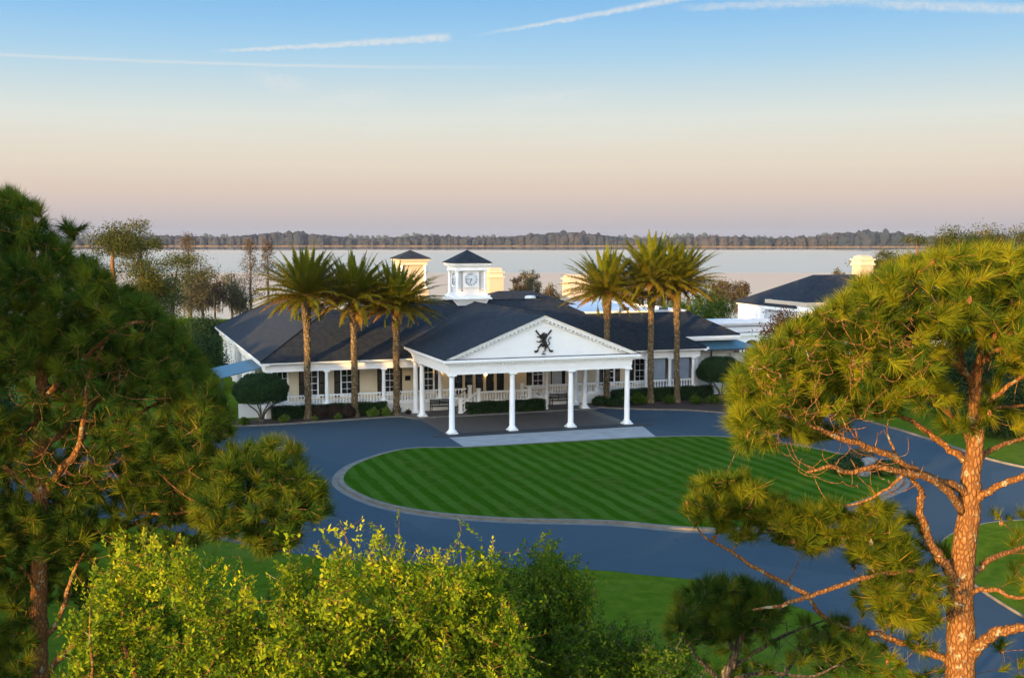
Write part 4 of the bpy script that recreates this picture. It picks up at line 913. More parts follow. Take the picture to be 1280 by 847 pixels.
# ------------------------------------------------------------------ vegetation
def smooth_all(o): o.data.polygons.foreach_set('use_smooth', np.ones(len(o.data.polygons), bool)); return o
def needle_tufts(rng, P, Dr, n=110, L=(.20, .32), w=.0055, droop=.32, dead=0.04):
    """P: tuft centres, Dr: shoot directions. One long thin triangle per needle."""
    m = len(P); N = m * n
    p = np.repeat(P, n, 0); d = unit(np.repeat(Dr, n, 0))
    s = np.repeat(rng.uniform(.8, 1.2, m), n)
    back = rng.uniform(0, .16, N)[:, None] * d
    r = unit(rng.normal(size=(N, 3))); r = unit(r - d * (r * d).sum(1)[:, None])
    sp = rng.beta(1.3, 1.6, N) * np.repeat(rng.uniform(.8, 1.7, m), n)                      # angle from the shoot
    nd = unit(d * np.cos(sp)[:, None] + r * np.sin(sp)[:, None])
    nd[:, 2] -= droop * rng.random(N) * np.sin(sp); nd = unit(nd)
    ln = rng.uniform(*L, N) * s
    side = unit(np.cross(nd, rng.normal(size=(N, 3)))) * w
    b = p - back; tip = b + nd * ln[:, None]
    V = np.stack([b - side, b + side, tip], 1).reshape(-1, 3)
    u = np.clip(np.repeat(rng.random(m) ** 1.2 * .88, n) + rng.normal(0, .08, N), 0, .9)
    u[rng.random(N) < dead] = .98
    uv = np.stack([np.repeat(u, 3), np.tile([0, 0, 1.0], N)], 1)
    return V, uv
class Tree:
    """limbs + attraction points -> branch meshes that share nodes; every shoot is joined to its nearest limb by a twig"""
    def __init__(s, seed): s.r = np.random.default_rng(seed); s.P = []; s.R = []; s.B = []; s.mbs = {}; s.ends = []
    def limb(s, key, pts, radii, sides=8, sub=5, wob=.02):
        pts = np.array(pts, float); c = catmull(pts, sub) if len(pts) > 2 else np.linspace(pts[0], pts[-1], sub + 1)
        rr = np.interp(np.linspace(0, 1, len(c)), np.linspace(0, 1, len(radii)), radii)
        c[1:-1] += s.r.normal(0, wob, (len(c) - 2, 3)) * np.minimum(1, rr[1:-1, None] * 12)
        s.mbs.setdefault(key, MB()).tube(c, rr, sides)
        s.P += list(c); s.R += list(rr); s.B += [key] * len(c); return c
    def grow(s, pts, twig=.014, maxr=.05, curl=.12, sides=4, skip=0.0, reach=9e9, tw_min=.006):
        P = np.array(s.P); R = list(s.R); B = list(s.B); pts = np.array(pts)
        d0 = np.array([np.min(((P - q) ** 2).sum(1)) for q in pts]) ** .5
        buf = np.zeros((len(P) + len(pts) * 6, 3)); buf[:len(P)] = P; n = len(P); dirs = np.zeros_like(pts); rad_arr = np.zeros(len(buf)); rad_arr[:n] = R
        for i in np.argsort(d0):
            q = pts[i]; dd = ((buf[:n] - q) ** 2).sum(1) ** .5
            j = int(np.argmin(dd + np.where(buf[:n, 2] > q[2], .25 * dd, 0))); a = buf[j]; L = dd[j]
            if L > reach: dirs[i] = unit(q - a); continue
            mid = (a + q) / 2 + s.r.normal(0, curl * L, 3) * .5 - np.array([0, 0, curl * L * .8])
            c = np.array([(1 - t) ** 2 * a + 2 * t * (1 - t) * mid + t * t * q for t in (0, .25, .5, .75, 1.0)])
            ra = min(rad_arr[j] * .75, twig + .012 * L, maxr); key = B[j]
            if skip == 0 or s.r.random() > skip: s.mbs.setdefault(key, MB()).tube(c, np.linspace(max(ra, tw_min), tw_min, 5), sides, False)
            dirs[i] = unit(c[-1] - c[-2]); m = 4
            buf[n:n + m] = c[1:]; rad_arr[n:n + m] = np.linspace(ra, tw_min, 5)[1:]; B += [key] * m; n += m
        return dirs
    def build(s, root, mat, names=None):
        for key, mb in s.mbs.items():
            o = mb.build(key.split(':')[0], mat, root); smooth_all(o)
def clumps(rng, poly, n, Yc, hd, k):
    c = sample_px(rng, poly, k, Yc, hd); q = c[rng.integers(0, k, n)]
    s = rng.uniform(.08, .21, k)[rng.integers(0, k, n)][:, None]
    return q + rng.normal(0, 1, (n, 3)) * s * np.array([.8, .8, 1.15])
def sample_px(rng, poly, n, Yc, hd, holes=()):
    xs = [p[0] for p in poly]; ys = [p[1] for p in poly]; out = []
    while len(out) < n:
        x, y = rng.uniform(min(xs), max(xs)), rng.uniform(min(ys), max(ys))
        if not in_poly(x, y, poly): continue
        if any((x - hx) ** 2 / hr ** 2 + (y - hy) ** 2 / hv ** 2 < 1 and rng.random() < hp for hx, hy, hr, hv, hp in holes): continue
        yy = Yc + np.clip(rng.normal(0, .55), -1.1, 1.1) * hd
        out.append(at(x, y, yy))
    return np.array(out)
def L3(pts):   # limb points given as photo x, y and distance
    return [at(x, y, Y) for x, y, Y in pts]

# ---- large sunlit pine on the right
def right_pine():
    D = 21.0; t = Tree(5)
    trunk0 = at(1200, 860, D); base = on_ground(1200, 860); base = np.array([trunk0[0] - .1, D, 0.0])
    root = thing('pine_tree', 'tall sunlit pine with orange bark and thick forked limbs beside the curving drive', 'tree', base)
    def rel(P): return [p - base for p in P]
    def lb(key, pts, radii, **k): return t.limb(key, rel(L3(pts)), [q * .86 for q in radii], **k)
    t.limb('trunk', [np.array([0, 0, -.1]), np.array([.02, 0, 3.0])] + rel(L3([(1200, 860, D), (1202, 800, D), (1200, 750, D), (1204, 700, D), (1210, 645, D), (1213, 600, D), (1218, 560, D), (1220, 520, D), (1219, 485, D), (1222, 462, D), (1236, 435, D + .1), (1246, 405, D + .2), (1262, 375, D + .3), (1270, 345, D + .3)])),
           [.34, .30, .265, .26, .235, .215, .20, .175, .15, .135, .12, .10, .08, .055, .035, .02], sides=14, sub=6, wob=.012)
    B = 'branch:'
    lb(B + '1', [(1213, 618, D), (1190, 606, D - .3), (1165, 598, D - .6), (1137, 584, D - .9), (1108, 567, D - 1.2), (1072, 554, D - 1.5), (1042, 544, D - 1.7), (1010, 530, D - 1.9), (975, 518, D - 2.1)], [.10, .085, .07, .05, .025])
    lb(B + '2', [(1203, 640, D - .05), (1186, 614, D - .5), (1161, 598, D - .9), (1131, 590, D - 1.3), (1090, 584, D - 1.6), (1060, 591, D - 1.8), (1038, 583, D - 2.0), (1010, 590, D - 2.1)], [.09, .075, .05, .03])
    lb(B + '3', [(1213, 582, D + .05), (1192, 564, D + .4), (1167, 545, D + .8), (1146, 530, D + 1.2), (1128, 521, D + 1.5), (1100, 512, D + 1.8), (1070, 500, D + 2.1)], [.085, .07, .045, .025])
    lb(B + '4', [(1200, 742, D), (1186, 712, D - .2), (1170, 690, D - .3), (1153, 654, D - .4), (1149, 627, D - .5), (1152, 614, D - .6), (1139, 597, D - .8), (1122, 570, D - .9), (1110, 545, D - 1)], [.11, .10, .07, .045, .02])
    lb(B + '5', [(1196, 728, D), (1163, 719, D - .5), (1135, 713, D - .8), (1087, 720, D - 1.1), (1046, 733, D - 1.3), (1005, 747, D - 1.4), (970, 757, D - 1.4), (940, 762, D - 1.3)], [.07, .055, .05, .045, .02])
    lb(B + '6', [(1012, 744, D - 1.38), (977, 727, D - 1.0), (943, 709, D - .6), (908, 685, D - .3), (884, 673, D - .1), (868, 655, D)], [.05, .045, .03, .015])
    lb(B + '7', [(1203, 830, D), (1163, 816, D + .4), (1128, 802, D + .7), (1080, 788, D + .9), (1046, 781, D + 1.1), (1022, 764, D + 1.2), (1012, 748, D + 1.2), (985, 730, D + 1.2)], [.085, .07, .055, .03])
    lb(B + '8', [(1203, 830, D), (1222, 808, D - .3), (1240, 793, D - .6), (1262, 786, D - .8), (1290, 786, D - 1.0), (1330, 792, D - 1.2), (1380, 770, D - 1.3)], [.16, .12, .10, .07, .03])
    lb(B + '9', [(1206, 722, D), (1222, 712, D + .3), (1240, 697, D + .5), (1282, 682, D + .9), (1330, 660, D + 1.2), (1370, 650, D + 1.3)], [.085, .07, .05, .02])
    lb(B + '10', [(1206, 748, D), (1219, 738, D - .2), (1246, 737, D - .5), (1270, 747, D - .7), (1300, 740, D - .9)], [.06, .05, .03])
    lb(B + '11', [(1208, 640, D), (1226, 620, D - .2), (1250, 605, D - .5), (1282, 593, D - .8), (1330, 560, D - 1.1), (1380, 540, D - 1.3)], [.10, .075, .06, .03])
    lb(B + '12', [(1216, 580, D), (1231, 567, D + .3), (1251, 556, D + .6), (1282, 545, D + .9), (1330, 510, D + 1.3)], [.07, .055, .03])
    lb(B + '13', [(1219, 530, D), (1232, 514, D + .2), (1251, 509, D + .5), (1282, 506, D + .9), (1320, 495, D + 1.2)], [.05, .04, .02])
    lb(B + '14', [(1220, 524, D), (1232, 505, D - .2), (1250, 490, D - .5), (1282, 468, D - .9), (1320, 440, D - 1.2)], [.07, .05, .02])
    lb(B + '15', [(1218, 484, D), (1206, 466, D - .3), (1198, 458, D - .4), (1170, 446, D - .9), (1142, 434, D - 1.3), (1127, 424, D - 1.5), (1100, 405, D - 1.8)], [.08, .065, .04, .018])
    lb(B + '16', [(1218, 482, D), (1203, 455, D + .2), (1198, 430, D + .4), (1190, 405, D + .5), (1180, 375, D + .6), (1172, 345, D + .7)], [.075, .055, .03, .015])
    lb(B + '17', [(1222, 462, D), (1226, 430, D - .3), (1222, 400, D - .6), (1218, 370, D - .8), (1222, 340, D - .8)], [.06, .045, .02])
    lb(B + '18', [(1230, 445, D), (1262, 430, D - .3), (1290, 400, D - .6), (1320, 370, D - .8)], [.055, .04, .02])
    lb(B + '19', [(1216, 560, D), (1192, 522, D + .8), (1150, 495, D + 1.5), (1110, 470, D + 2.1), (1060, 455, D + 2.5), (1010, 450, D + 2.7)], [.06, .045, .02])
    lb(B + '20', [(1132, 590, D - 1.3), (1110, 610, D - 1.2), (1075, 628, D - 1.0), (1040, 632, D - .8)], [.035, .025, .012])
    r = np.random.default_rng(21)
    A = [(913, 530), (914, 480), (935, 452), (960, 425), (1000, 402), (1035, 384), (1070, 357), (1100, 342), (1150, 322), (1200, 314), (1240, 311), (1300, 318), (1360, 345), (1400, 400), (1380, 470), (1300, 480), (1240, 455), (1205, 430), (1170, 470), (1190, 500), (1130, 520), (1075, 520), (1030, 548), (985, 552), (925, 560)]
    pts = [sample_px(r, A, 2300, D, 2.9, holes=[(1090, 505, 95, 34, .7), (990, 545, 60, 20, .5), (1150, 370, 30, 22, .6), (1040, 440, 26, 20, .6), (1205, 440, 45, 40, .75), (1130, 450, 40, 30, .4), (1245, 420, 30, 35, .5)])]
    pts.append(sample_px(r, [(855, 640), (866, 606), (905, 592), (930, 596), (960, 618), (1000, 634), (1040, 628), (1065, 640), (1050, 680), (1010, 690), (960, 672), (920, 674), (885, 655), (862, 652)], 290, D - .3, 1.0))
    pts.append(sample_px(r, [(1060, 640), (1095, 620), (1125, 630), (1120, 665), (1150, 690), (1140, 710), (1100, 705), (1060, 690)], 90, D - .9, .5))
    pts.append(sample_px(r, [(1085, 715), (1125, 700), (1180, 722), (1190, 760), (1160, 790), (1120, 780), (1080, 760)], 90, D - .9, .5))
    pts.append(sample_px(r, [(1060, 650), (1130, 640), (1180, 660), (1195, 720), (1150, 800), (1080, 790), (1060, 720)], 110, D + .7, .9))
    pts.append(sample_px(r, [(1110, 800), (1150, 790), (1190, 812), (1185, 860), (1080, 860), (1075, 825)], 24, D + .3, .5))
    pts.append(sample_px(r, [(1236, 640), (1262, 622), (1300, 620), (1400, 560), (1420, 640), (1340, 700), (1290, 700), (1248, 675)], 60, D + .6, .9))
    pts.append(sample_px(r, [(1255, 700), (1300, 690), (1400, 690), (1400, 760), (1300, 760), (1255, 730)], 40, D - .3, .8))
    pts.append(sample_px(r, [(1215, 480), (1250, 470), (1300, 480), (1400, 450), (1400, 540), (1300, 535), (1250, 530), (1228, 500)], 60, D + 1.0, 1.3))
    pts.append(sample_px(r, [(1165, 505), (1210, 495), (1240, 505), (1235, 530), (1205, 545), (1170, 535)], 16, D - .4, .3))
    pts.append(sample_px(r, [(1245, 800), (1300, 790), (1400, 800), (1400, 860), (1250, 860)], 30, D + 1.6, .8))
    pts = np.vstack(pts) - base
    dirs = t.grow(pts, .012, .045, .16)
    # a few cones' worth of bare side twigs
    extra = np.vstack([sample_px(r, [(930, 440), (1040, 390), (1150, 350), (1160, 470), (1080, 540), (950, 555)], 170, D - 3.1, .5), sample_px(r, [(960, 500), (1130, 540), (1180, 600), (1120, 620), (1000, 600), (940, 560)], 110, D - 1.2, .9), sample_px(r, [(1120, 400), (1280, 380), (1280, 480), (1140, 480)], 60, D, 1.2)]) - base
    t.grow(extra, .010, .03, .25, tw_min=.006)
    t.build(root, 'bark_pine')
    dirs = unit(dirs + np.array([0, 0, .35]) + r.normal(0, .25, dirs.shape))
    V, uv = needle_tufts(r, pts, dirs, 112, (.17, .35), .0060)
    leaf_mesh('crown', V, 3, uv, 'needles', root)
    w = MB()                                                    # cones sit at the ends of some shoots
    for i in r.choice(len(pts), 150, False):
        c = pts[i] - dirs[i] * .18 + r.normal(0, .03, 3); w.lathe(c, [(.012, -.06), (.035, -.035), (.040, 0), (.025, .04), (.008, .06)], 6)
    w.build('cones', 'bark_pine', root)['kind'] = 'stuff'
    return root
right_pine()

# ---- large shaded pine on the left
def left_pine():
    D = 25.0; t = Tree(8); tr = at(49, 800, D); base = np.array([tr[0], D, 0.0])
    root = thing('pine_tree', 'large dark green pine filling the left edge of the view with a dense crown', 'tree', base)
    rel = lambda P: [p - base for p in P]
    def lb(key, pts, radii, **k): return t.limb(key, rel(L3(pts)), radii, **k)
    t.limb('trunk', [np.array([0, 0, -.1]), np.array([0, 0, 3.5])] + rel(L3([(49, 860, D), (48, 800, D), (48, 745, D), (51, 680, D), (52, 620, D), (50, 560, D), (53, 490, D), (50, 420, D), (45, 360, D), (40, 300, D), (38, 262, D)])),
           [.30, .26, .22, .19, .175, .165, .15, .14, .11, .08, .05, .025], sides=12, sub=6, wob=.012)
    B = 'branch:'
    lb(B + '1', [(52, 624, D), (74, 592, D - .4), (98, 558, D - .8), (106, 515, D - 1.1), (112, 470, D - 1.2), (130, 430, D - 1.2)], [.085, .07, .05, .025])
    lb(B + '2', [(50, 624, D), (30, 600, D - .3), (6, 582, D - .6), (-40, 560, D - .9), (-80, 520, D - 1.1)], [.08, .06, .03])
    lb(B + '3', [(50, 660, D), (79, 642, D + .6), (96, 620, D + .9), (115, 600, D + 1.2), (125, 572, D + 1.4), (160, 530, D + 1.6), (200, 500, D + 1.7), (240, 480, D + 1.8)], [.11, .10, .08, .04, .02])
    lb(B + '4', [(51, 640, D), (100, 622, D + 1.0), (160, 640, D + .6), (230, 640, D - .8), (290, 625, D - 2.2), (340, 600, D - 2.8), (375, 598, D - 2.8)], [.05, .04, .03, .02, .01], wob=.06)
    lb(B + '5', [(52, 560, D), (100, 520, D + .7), (150, 470, D + 1.2), (200, 450, D + 1.6), (240, 450, D + 1.8)], [.08, .06, .03])
    lb(B + '6', [(53, 500, D), (100, 455, D - .9), (150, 410, D - 1.6), (190, 400, D - 2.0)], [.07, .05, .02])
    lb(B + '7', [(50, 430, D), (85, 390, D + .5), (120, 350, D + 1.0), (140, 345, D + 1.2)], [.06, .04, .02])
    lb(B + '8', [(48, 430, D), (10, 400, D - .4), (-40, 370, D - .8), (-80, 350, D - 1)], [.06, .04, .02])
    lb(B + '9', [(43, 350, D), (65, 320, D - .4), (90, 300, D - .6), (100, 285, D - .7)], [.045, .03, .015])
    lb(B + '10', [(49, 805, D), (74, 770, D - .4), (90, 720, D - .6), (105, 690, D - .7)], [.07, .05, .02])
    lb(B + '11', [(50, 560, D), (15, 540, D + .8), (-30, 500, D + 1.4), (-80, 480, D + 1.8)], [.07, .05, .02])
    lb(B + '12', [(49, 850, D), (98, 800, D - 1.0), (130, 770, D - 1.5), (180, 745, D - 2.0)], [.08, .06, .03])
    lb(B + '13', [(51, 650, D), (120, 670, D + 1.0), (200, 640, D + 1.7), (260, 600, D + 2.1), (300, 570, D + 2.2)], [.07, .05, .02])
    lb(B + '14', [(260, 633, D - 2.5), (310, 655, D - 2.6), (360, 650, D - 2.6), (400, 636, D - 2.6)], [.035, .025, .012])
    lb(B + '15', [(49, 740, D), (20, 700, D - .3), (-20, 680, D - .6)], [.05, .03, .015])
    r = np.random.default_rng(31)
    A = [(-120, 250), (-40, 240), (10, 240), (38, 248), (55, 268), (70, 300), (105, 320), (140, 345), (176, 372), (215, 404), (240, 434), (262, 468), (284, 503), (288, 540), (250, 575), (205, 590), (150, 560), (90, 540), (20, 540), (-120, 560)]
    pts = [sample_px(r, A, 2400, D, 3.0, holes=[(100, 500, 100, 42, .62), (20, 490, 45, 40, .5), (200, 520, 50, 30, .5), (60, 400, 40, 25, .4), (150, 430, 35, 22, .45)])]
    pts.append(sample_px(r, [(78, 268), (108, 268), (112, 290), (90, 300), (74, 290)], 7, D - .6, .3))
    pts.append(sample_px(r, [(285, 560), (330, 548), (372, 560), (385, 592), (415, 622), (418, 648), (385, 650), (372, 678), (330, 690), (300, 672), (262, 672), (240, 640), (255, 600)], 400, D - 2.5, 1.1))
    pts.append(sample_px(r, [(170, 560), (260, 555), (290, 590), (250, 650), (200, 650), (160, 610)], 260, D + .6, 1.6))
    pts.append(sample_px(r, [(60, 560), (150, 560), (180, 620), (120, 660), (60, 640)], 70, D + .8, 1.4))
    pts.append(sample_px(r, [(-60, 640), (10, 620), (70, 640), (120, 650), (110, 700), (40, 700), (-60, 700)], 300, D - .2, 1.3))
    pts.append(sample_px(r, [(-60, 560), (60, 540), (150, 560), (240, 600), (260, 680), (140, 700), (60, 620), (-60, 640)], 320, D + .4, 1.6))
    pts.append(sample_px(r, [(-60, 690), (35, 700), (40, 780), (-60, 790)], 90, D - .6, .8)); pts.append(sample_px(r, [(-40, 650), (44, 660), (40, 850), (-40, 850)], 110, D + .8, 1.0)); pts.append(sample_px(r, [(55, 650), (130, 650), (110, 760), (60, 750)], 60, D + 1.0, .8))
    pts.append(sample_px(r, [(60, 690), (120, 690), (110, 740), (70, 740)], 20, D + .5, .6))
    pts.append(sample_px(r, [(-60, 770), (20, 780), (50, 800), (30, 850), (-60, 850)], 120, D - .5, .9))
    pts.append(sample_px(r, [(-40, 300), (8, 305), (20, 335), (10, 370), (-40, 370)], 14, D - 4.2, .3))
    pts = np.vstack(pts) - base
    dirs = t.grow(pts, .012, .04, .14)
    extra = sample_px(r, [(0, 440), (120, 430), (260, 500), (260, 560), (160, 620), (20, 600)], 330, D - 1.2, 1.4) - base
    t.grow(extra, .012, .035, .25, tw_min=.007)
    t.build(root, 'bark_pine')
    dirs = unit(dirs + np.array([0, 0, .35]) + r.normal(0, .25, dirs.shape))
    V, uv = needle_tufts(r, pts, dirs, 112, (.20, .38), .0072)
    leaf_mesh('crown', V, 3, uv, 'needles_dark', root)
left_pine()

# ---- small dark pine low on the right
def low_pine():
    D = 22.0; t = Tree(9); q = at(905, 860, D); base = np.array([q[0], D, 0.0])
    root = thing('pine_tree', 'small shaded pine with bare crooked twigs low in front of the near grass', 'tree', base)
    rel = lambda P: [p - base for p in P]
    t.limb('trunk', [np.zeros(3), np.array([0, 0, 3.0])] + rel(L3([(905, 860, D), (915, 830, D), (925, 800, D), (930, 770, D)])), [.16, .13, .10, .07, .03], sides=9)
    for i, pts_ in enumerate(([(907, 855, D), (870, 820, D - .5), (850, 790, D - .8)], [(912, 835, D), (950, 810, D + .5), (990, 790, D + .9), (1030, 775, D + 1.1)], [(905, 850, D), (960, 840, D - .5), (1010, 845, D - .8), (1050, 830, D - 1)], [(920, 815, D), (900, 780, D + .4), (880, 750, D + .7)], [(925, 800, D), (960, 775, D - .4), (985, 750, D - .6)], [(905, 858, D), (950, 865, D + .6), (990, 830, D + .9), (1000, 800, D + 1)])):
        t.limb('branch:%d' % i, rel(L3(pts_)), [.05, .035, .015], sides=6)
    r = np.random.default_rng(41)
    pts = np.vstack([sample_px(r, [(832, 790), (845, 745), (880, 725), (930, 722), (965, 735), (985, 760), (960, 790), (900, 800), (860, 812)], 260, D, 1.1), sample_px(r, [(990, 775), (1040, 765), (1090, 785), (1095, 830), (1050, 845), (1000, 830)], 80, D, .9), sample_px(r, [(835, 790), (990, 790), (1000, 860), (835, 860)], 26, D, .9)]) - base
    dirs = t.grow(pts, .010, .03, .2)
    t.grow(sample_px(r, [(840, 760), (1060, 780), (1060, 850), (850, 850)], 90, D, .9) - base, .007, .02, .3, tw_min=.005)
    t.build(root, 'bark_dark')
    V, uv = needle_tufts(r, pts, unit(dirs + r.normal(0, .25, dirs.shape) + np.array([0, 0, .3])), 110, (.2, .32), .0058)
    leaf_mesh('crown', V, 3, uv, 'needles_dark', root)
low_pine()

# ---- broadleaf crowns: sprigs of small leaves
def sprigs(rng, P, Dr, n=15, length=.32, leaf=(.045, .07), wd=.5, kind=(0, 1)):
    m = len(P); N = m * n; d = unit(np.repeat(Dr, n, 0)); p = np.repeat(P, n, 0)
    k = np.tile(np.arange(n) / n, m); s = np.repeat(rng.uniform(.7, 1.3, m), n)
    pos = p - d * ((1 - k) * length * s)[:, None]
    ref = unit(np.cross(d, np.tile([[.3, .2, 1.0]], (N, 1)))); ref2 = np.cross(d, ref)
    a = np.tile(np.arange(n) * 2.4, m) + np.repeat(rng.random(m) * 6.28, n)
    out = ref * np.cos(a)[:, None] + ref2 * np.sin(a)[:, None]
    ld = unit(out * .9 + d * (.45 + .6 * k)[:, None] + np.array([0, 0, .15]) + rng.normal(0, .2, (N, 3)))
    ln = rng.uniform(*leaf, N) * (1.05 - .35 * np.abs(k - .5)) * s
    side = unit(np.cross(ld, d + rng.normal(0, .5, (N, 3)))) * (ln * wd * .5)[:, None]
    b = pos; mid = b + ld * (ln * .5)[:, None]; tip = b + ld * ln[:, None]
    V = np.stack([b, mid + side, tip, mid - side], 1).reshape(-1, 3)
    u = np.clip(np.repeat(rng.uniform(kind[0], kind[1], m), n) + rng.normal(0, .12, N) + .25 * (k - .5), 0, 1)
    uv = np.stack([np.repeat(u, 4), np.tile([0, .5, 1.0, .5], N)], 1)
    return V, uv
def bush_tree(label, D, base_px, stems, polys, mat, seed, bmat='bark_pine', n=14, leaf=(.045, .082), name='broadleaf_tree', length=.32):
    t = Tree(seed); q = at(base_px, 860, D); base = np.array([q[0], D, 0.0]); root = thing(name, label, 'tree', base)
    rel = lambda P: [p - base for p in P]
    t.limb('trunk', [np.zeros(3), np.array([.1, 0, 2.5]), np.array([-.1, .1, 5.0])] + rel(L3([stems[0][0]]))[:1], [.17, .14, .11, .07], sides=9)
    for i, s_ in enumerate(stems): t.limb('branch:%d' % i, ([np.array([-.1, .1, 5.0])] if i else []) + [p - np.array([0, 0, .42]) for p in rel(L3(s_))], [.05, .032, .016, .006], sides=6, wob=.04)
    r = np.random.default_rng(seed + 100)
    pts = np.vstack([clumps(r, pl_, n_, D + dz, hd, max(20, n_ // 17)) for pl_, n_, dz, hd in polys]) - base - np.array([0, 0, .17])
    dirs = t.grow(pts, .006, .022, .10, sides=3, tw_min=.0035)
    t.build(root, bmat)
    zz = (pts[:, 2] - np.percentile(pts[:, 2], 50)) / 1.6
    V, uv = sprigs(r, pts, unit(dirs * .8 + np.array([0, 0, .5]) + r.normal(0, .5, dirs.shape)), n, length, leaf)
    uv[:, 0] = np.clip(uv[:, 0] * .75 + .10 + .28 * np.repeat(np.clip(zz, -1, 1), n * 4), 0, 1)  # sunlit tips put into the leaf colour: yellower towards the top
    leaf_mesh('crown', V, 4, uv, mat, root); return root
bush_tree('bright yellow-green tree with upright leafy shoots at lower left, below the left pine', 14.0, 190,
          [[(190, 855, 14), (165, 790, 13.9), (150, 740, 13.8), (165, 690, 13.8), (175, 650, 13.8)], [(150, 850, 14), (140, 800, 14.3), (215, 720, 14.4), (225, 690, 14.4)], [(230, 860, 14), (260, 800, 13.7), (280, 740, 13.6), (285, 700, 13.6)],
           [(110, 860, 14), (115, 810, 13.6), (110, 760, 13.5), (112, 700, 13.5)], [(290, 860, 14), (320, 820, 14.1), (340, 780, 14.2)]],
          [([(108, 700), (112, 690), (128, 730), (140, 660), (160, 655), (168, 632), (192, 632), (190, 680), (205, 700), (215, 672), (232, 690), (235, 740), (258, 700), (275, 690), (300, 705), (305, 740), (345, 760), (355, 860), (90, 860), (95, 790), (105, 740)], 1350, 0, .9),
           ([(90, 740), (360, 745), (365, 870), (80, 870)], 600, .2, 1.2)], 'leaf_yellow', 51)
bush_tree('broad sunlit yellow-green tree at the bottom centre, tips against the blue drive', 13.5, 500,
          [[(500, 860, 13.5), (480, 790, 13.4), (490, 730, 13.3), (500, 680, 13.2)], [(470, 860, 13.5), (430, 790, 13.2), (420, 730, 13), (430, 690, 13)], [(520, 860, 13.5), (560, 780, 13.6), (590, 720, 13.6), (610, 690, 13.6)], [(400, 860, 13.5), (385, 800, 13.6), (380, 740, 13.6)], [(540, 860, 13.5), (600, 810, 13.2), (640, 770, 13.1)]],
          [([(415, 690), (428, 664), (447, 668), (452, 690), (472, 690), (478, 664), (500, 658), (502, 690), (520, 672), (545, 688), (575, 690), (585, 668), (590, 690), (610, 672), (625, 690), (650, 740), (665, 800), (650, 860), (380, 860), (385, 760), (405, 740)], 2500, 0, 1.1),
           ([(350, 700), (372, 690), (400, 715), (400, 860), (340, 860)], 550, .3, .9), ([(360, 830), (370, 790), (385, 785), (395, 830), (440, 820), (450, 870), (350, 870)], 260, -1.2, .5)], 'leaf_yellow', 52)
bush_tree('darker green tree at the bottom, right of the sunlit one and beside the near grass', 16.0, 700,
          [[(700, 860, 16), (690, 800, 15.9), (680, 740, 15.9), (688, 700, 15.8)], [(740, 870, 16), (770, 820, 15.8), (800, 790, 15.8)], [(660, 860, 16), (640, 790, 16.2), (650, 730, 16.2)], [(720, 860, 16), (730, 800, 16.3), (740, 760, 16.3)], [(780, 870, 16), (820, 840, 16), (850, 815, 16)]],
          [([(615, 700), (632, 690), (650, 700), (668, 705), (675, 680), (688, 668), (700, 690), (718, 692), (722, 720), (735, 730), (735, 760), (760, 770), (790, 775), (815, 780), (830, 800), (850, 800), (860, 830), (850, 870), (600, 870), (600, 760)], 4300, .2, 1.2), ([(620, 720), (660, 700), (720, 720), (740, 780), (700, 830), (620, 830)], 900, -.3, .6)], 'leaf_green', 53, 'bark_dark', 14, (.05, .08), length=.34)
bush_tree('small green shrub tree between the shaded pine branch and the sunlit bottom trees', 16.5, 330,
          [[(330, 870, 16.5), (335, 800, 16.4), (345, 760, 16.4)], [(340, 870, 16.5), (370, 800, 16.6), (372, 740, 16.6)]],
          [([(300, 735), (330, 720), (352, 690), (385, 690), (400, 720), (410, 870), (290, 870)], 700, .3, .8)], 'leaf_green', 54, 'bark_dark', 14)

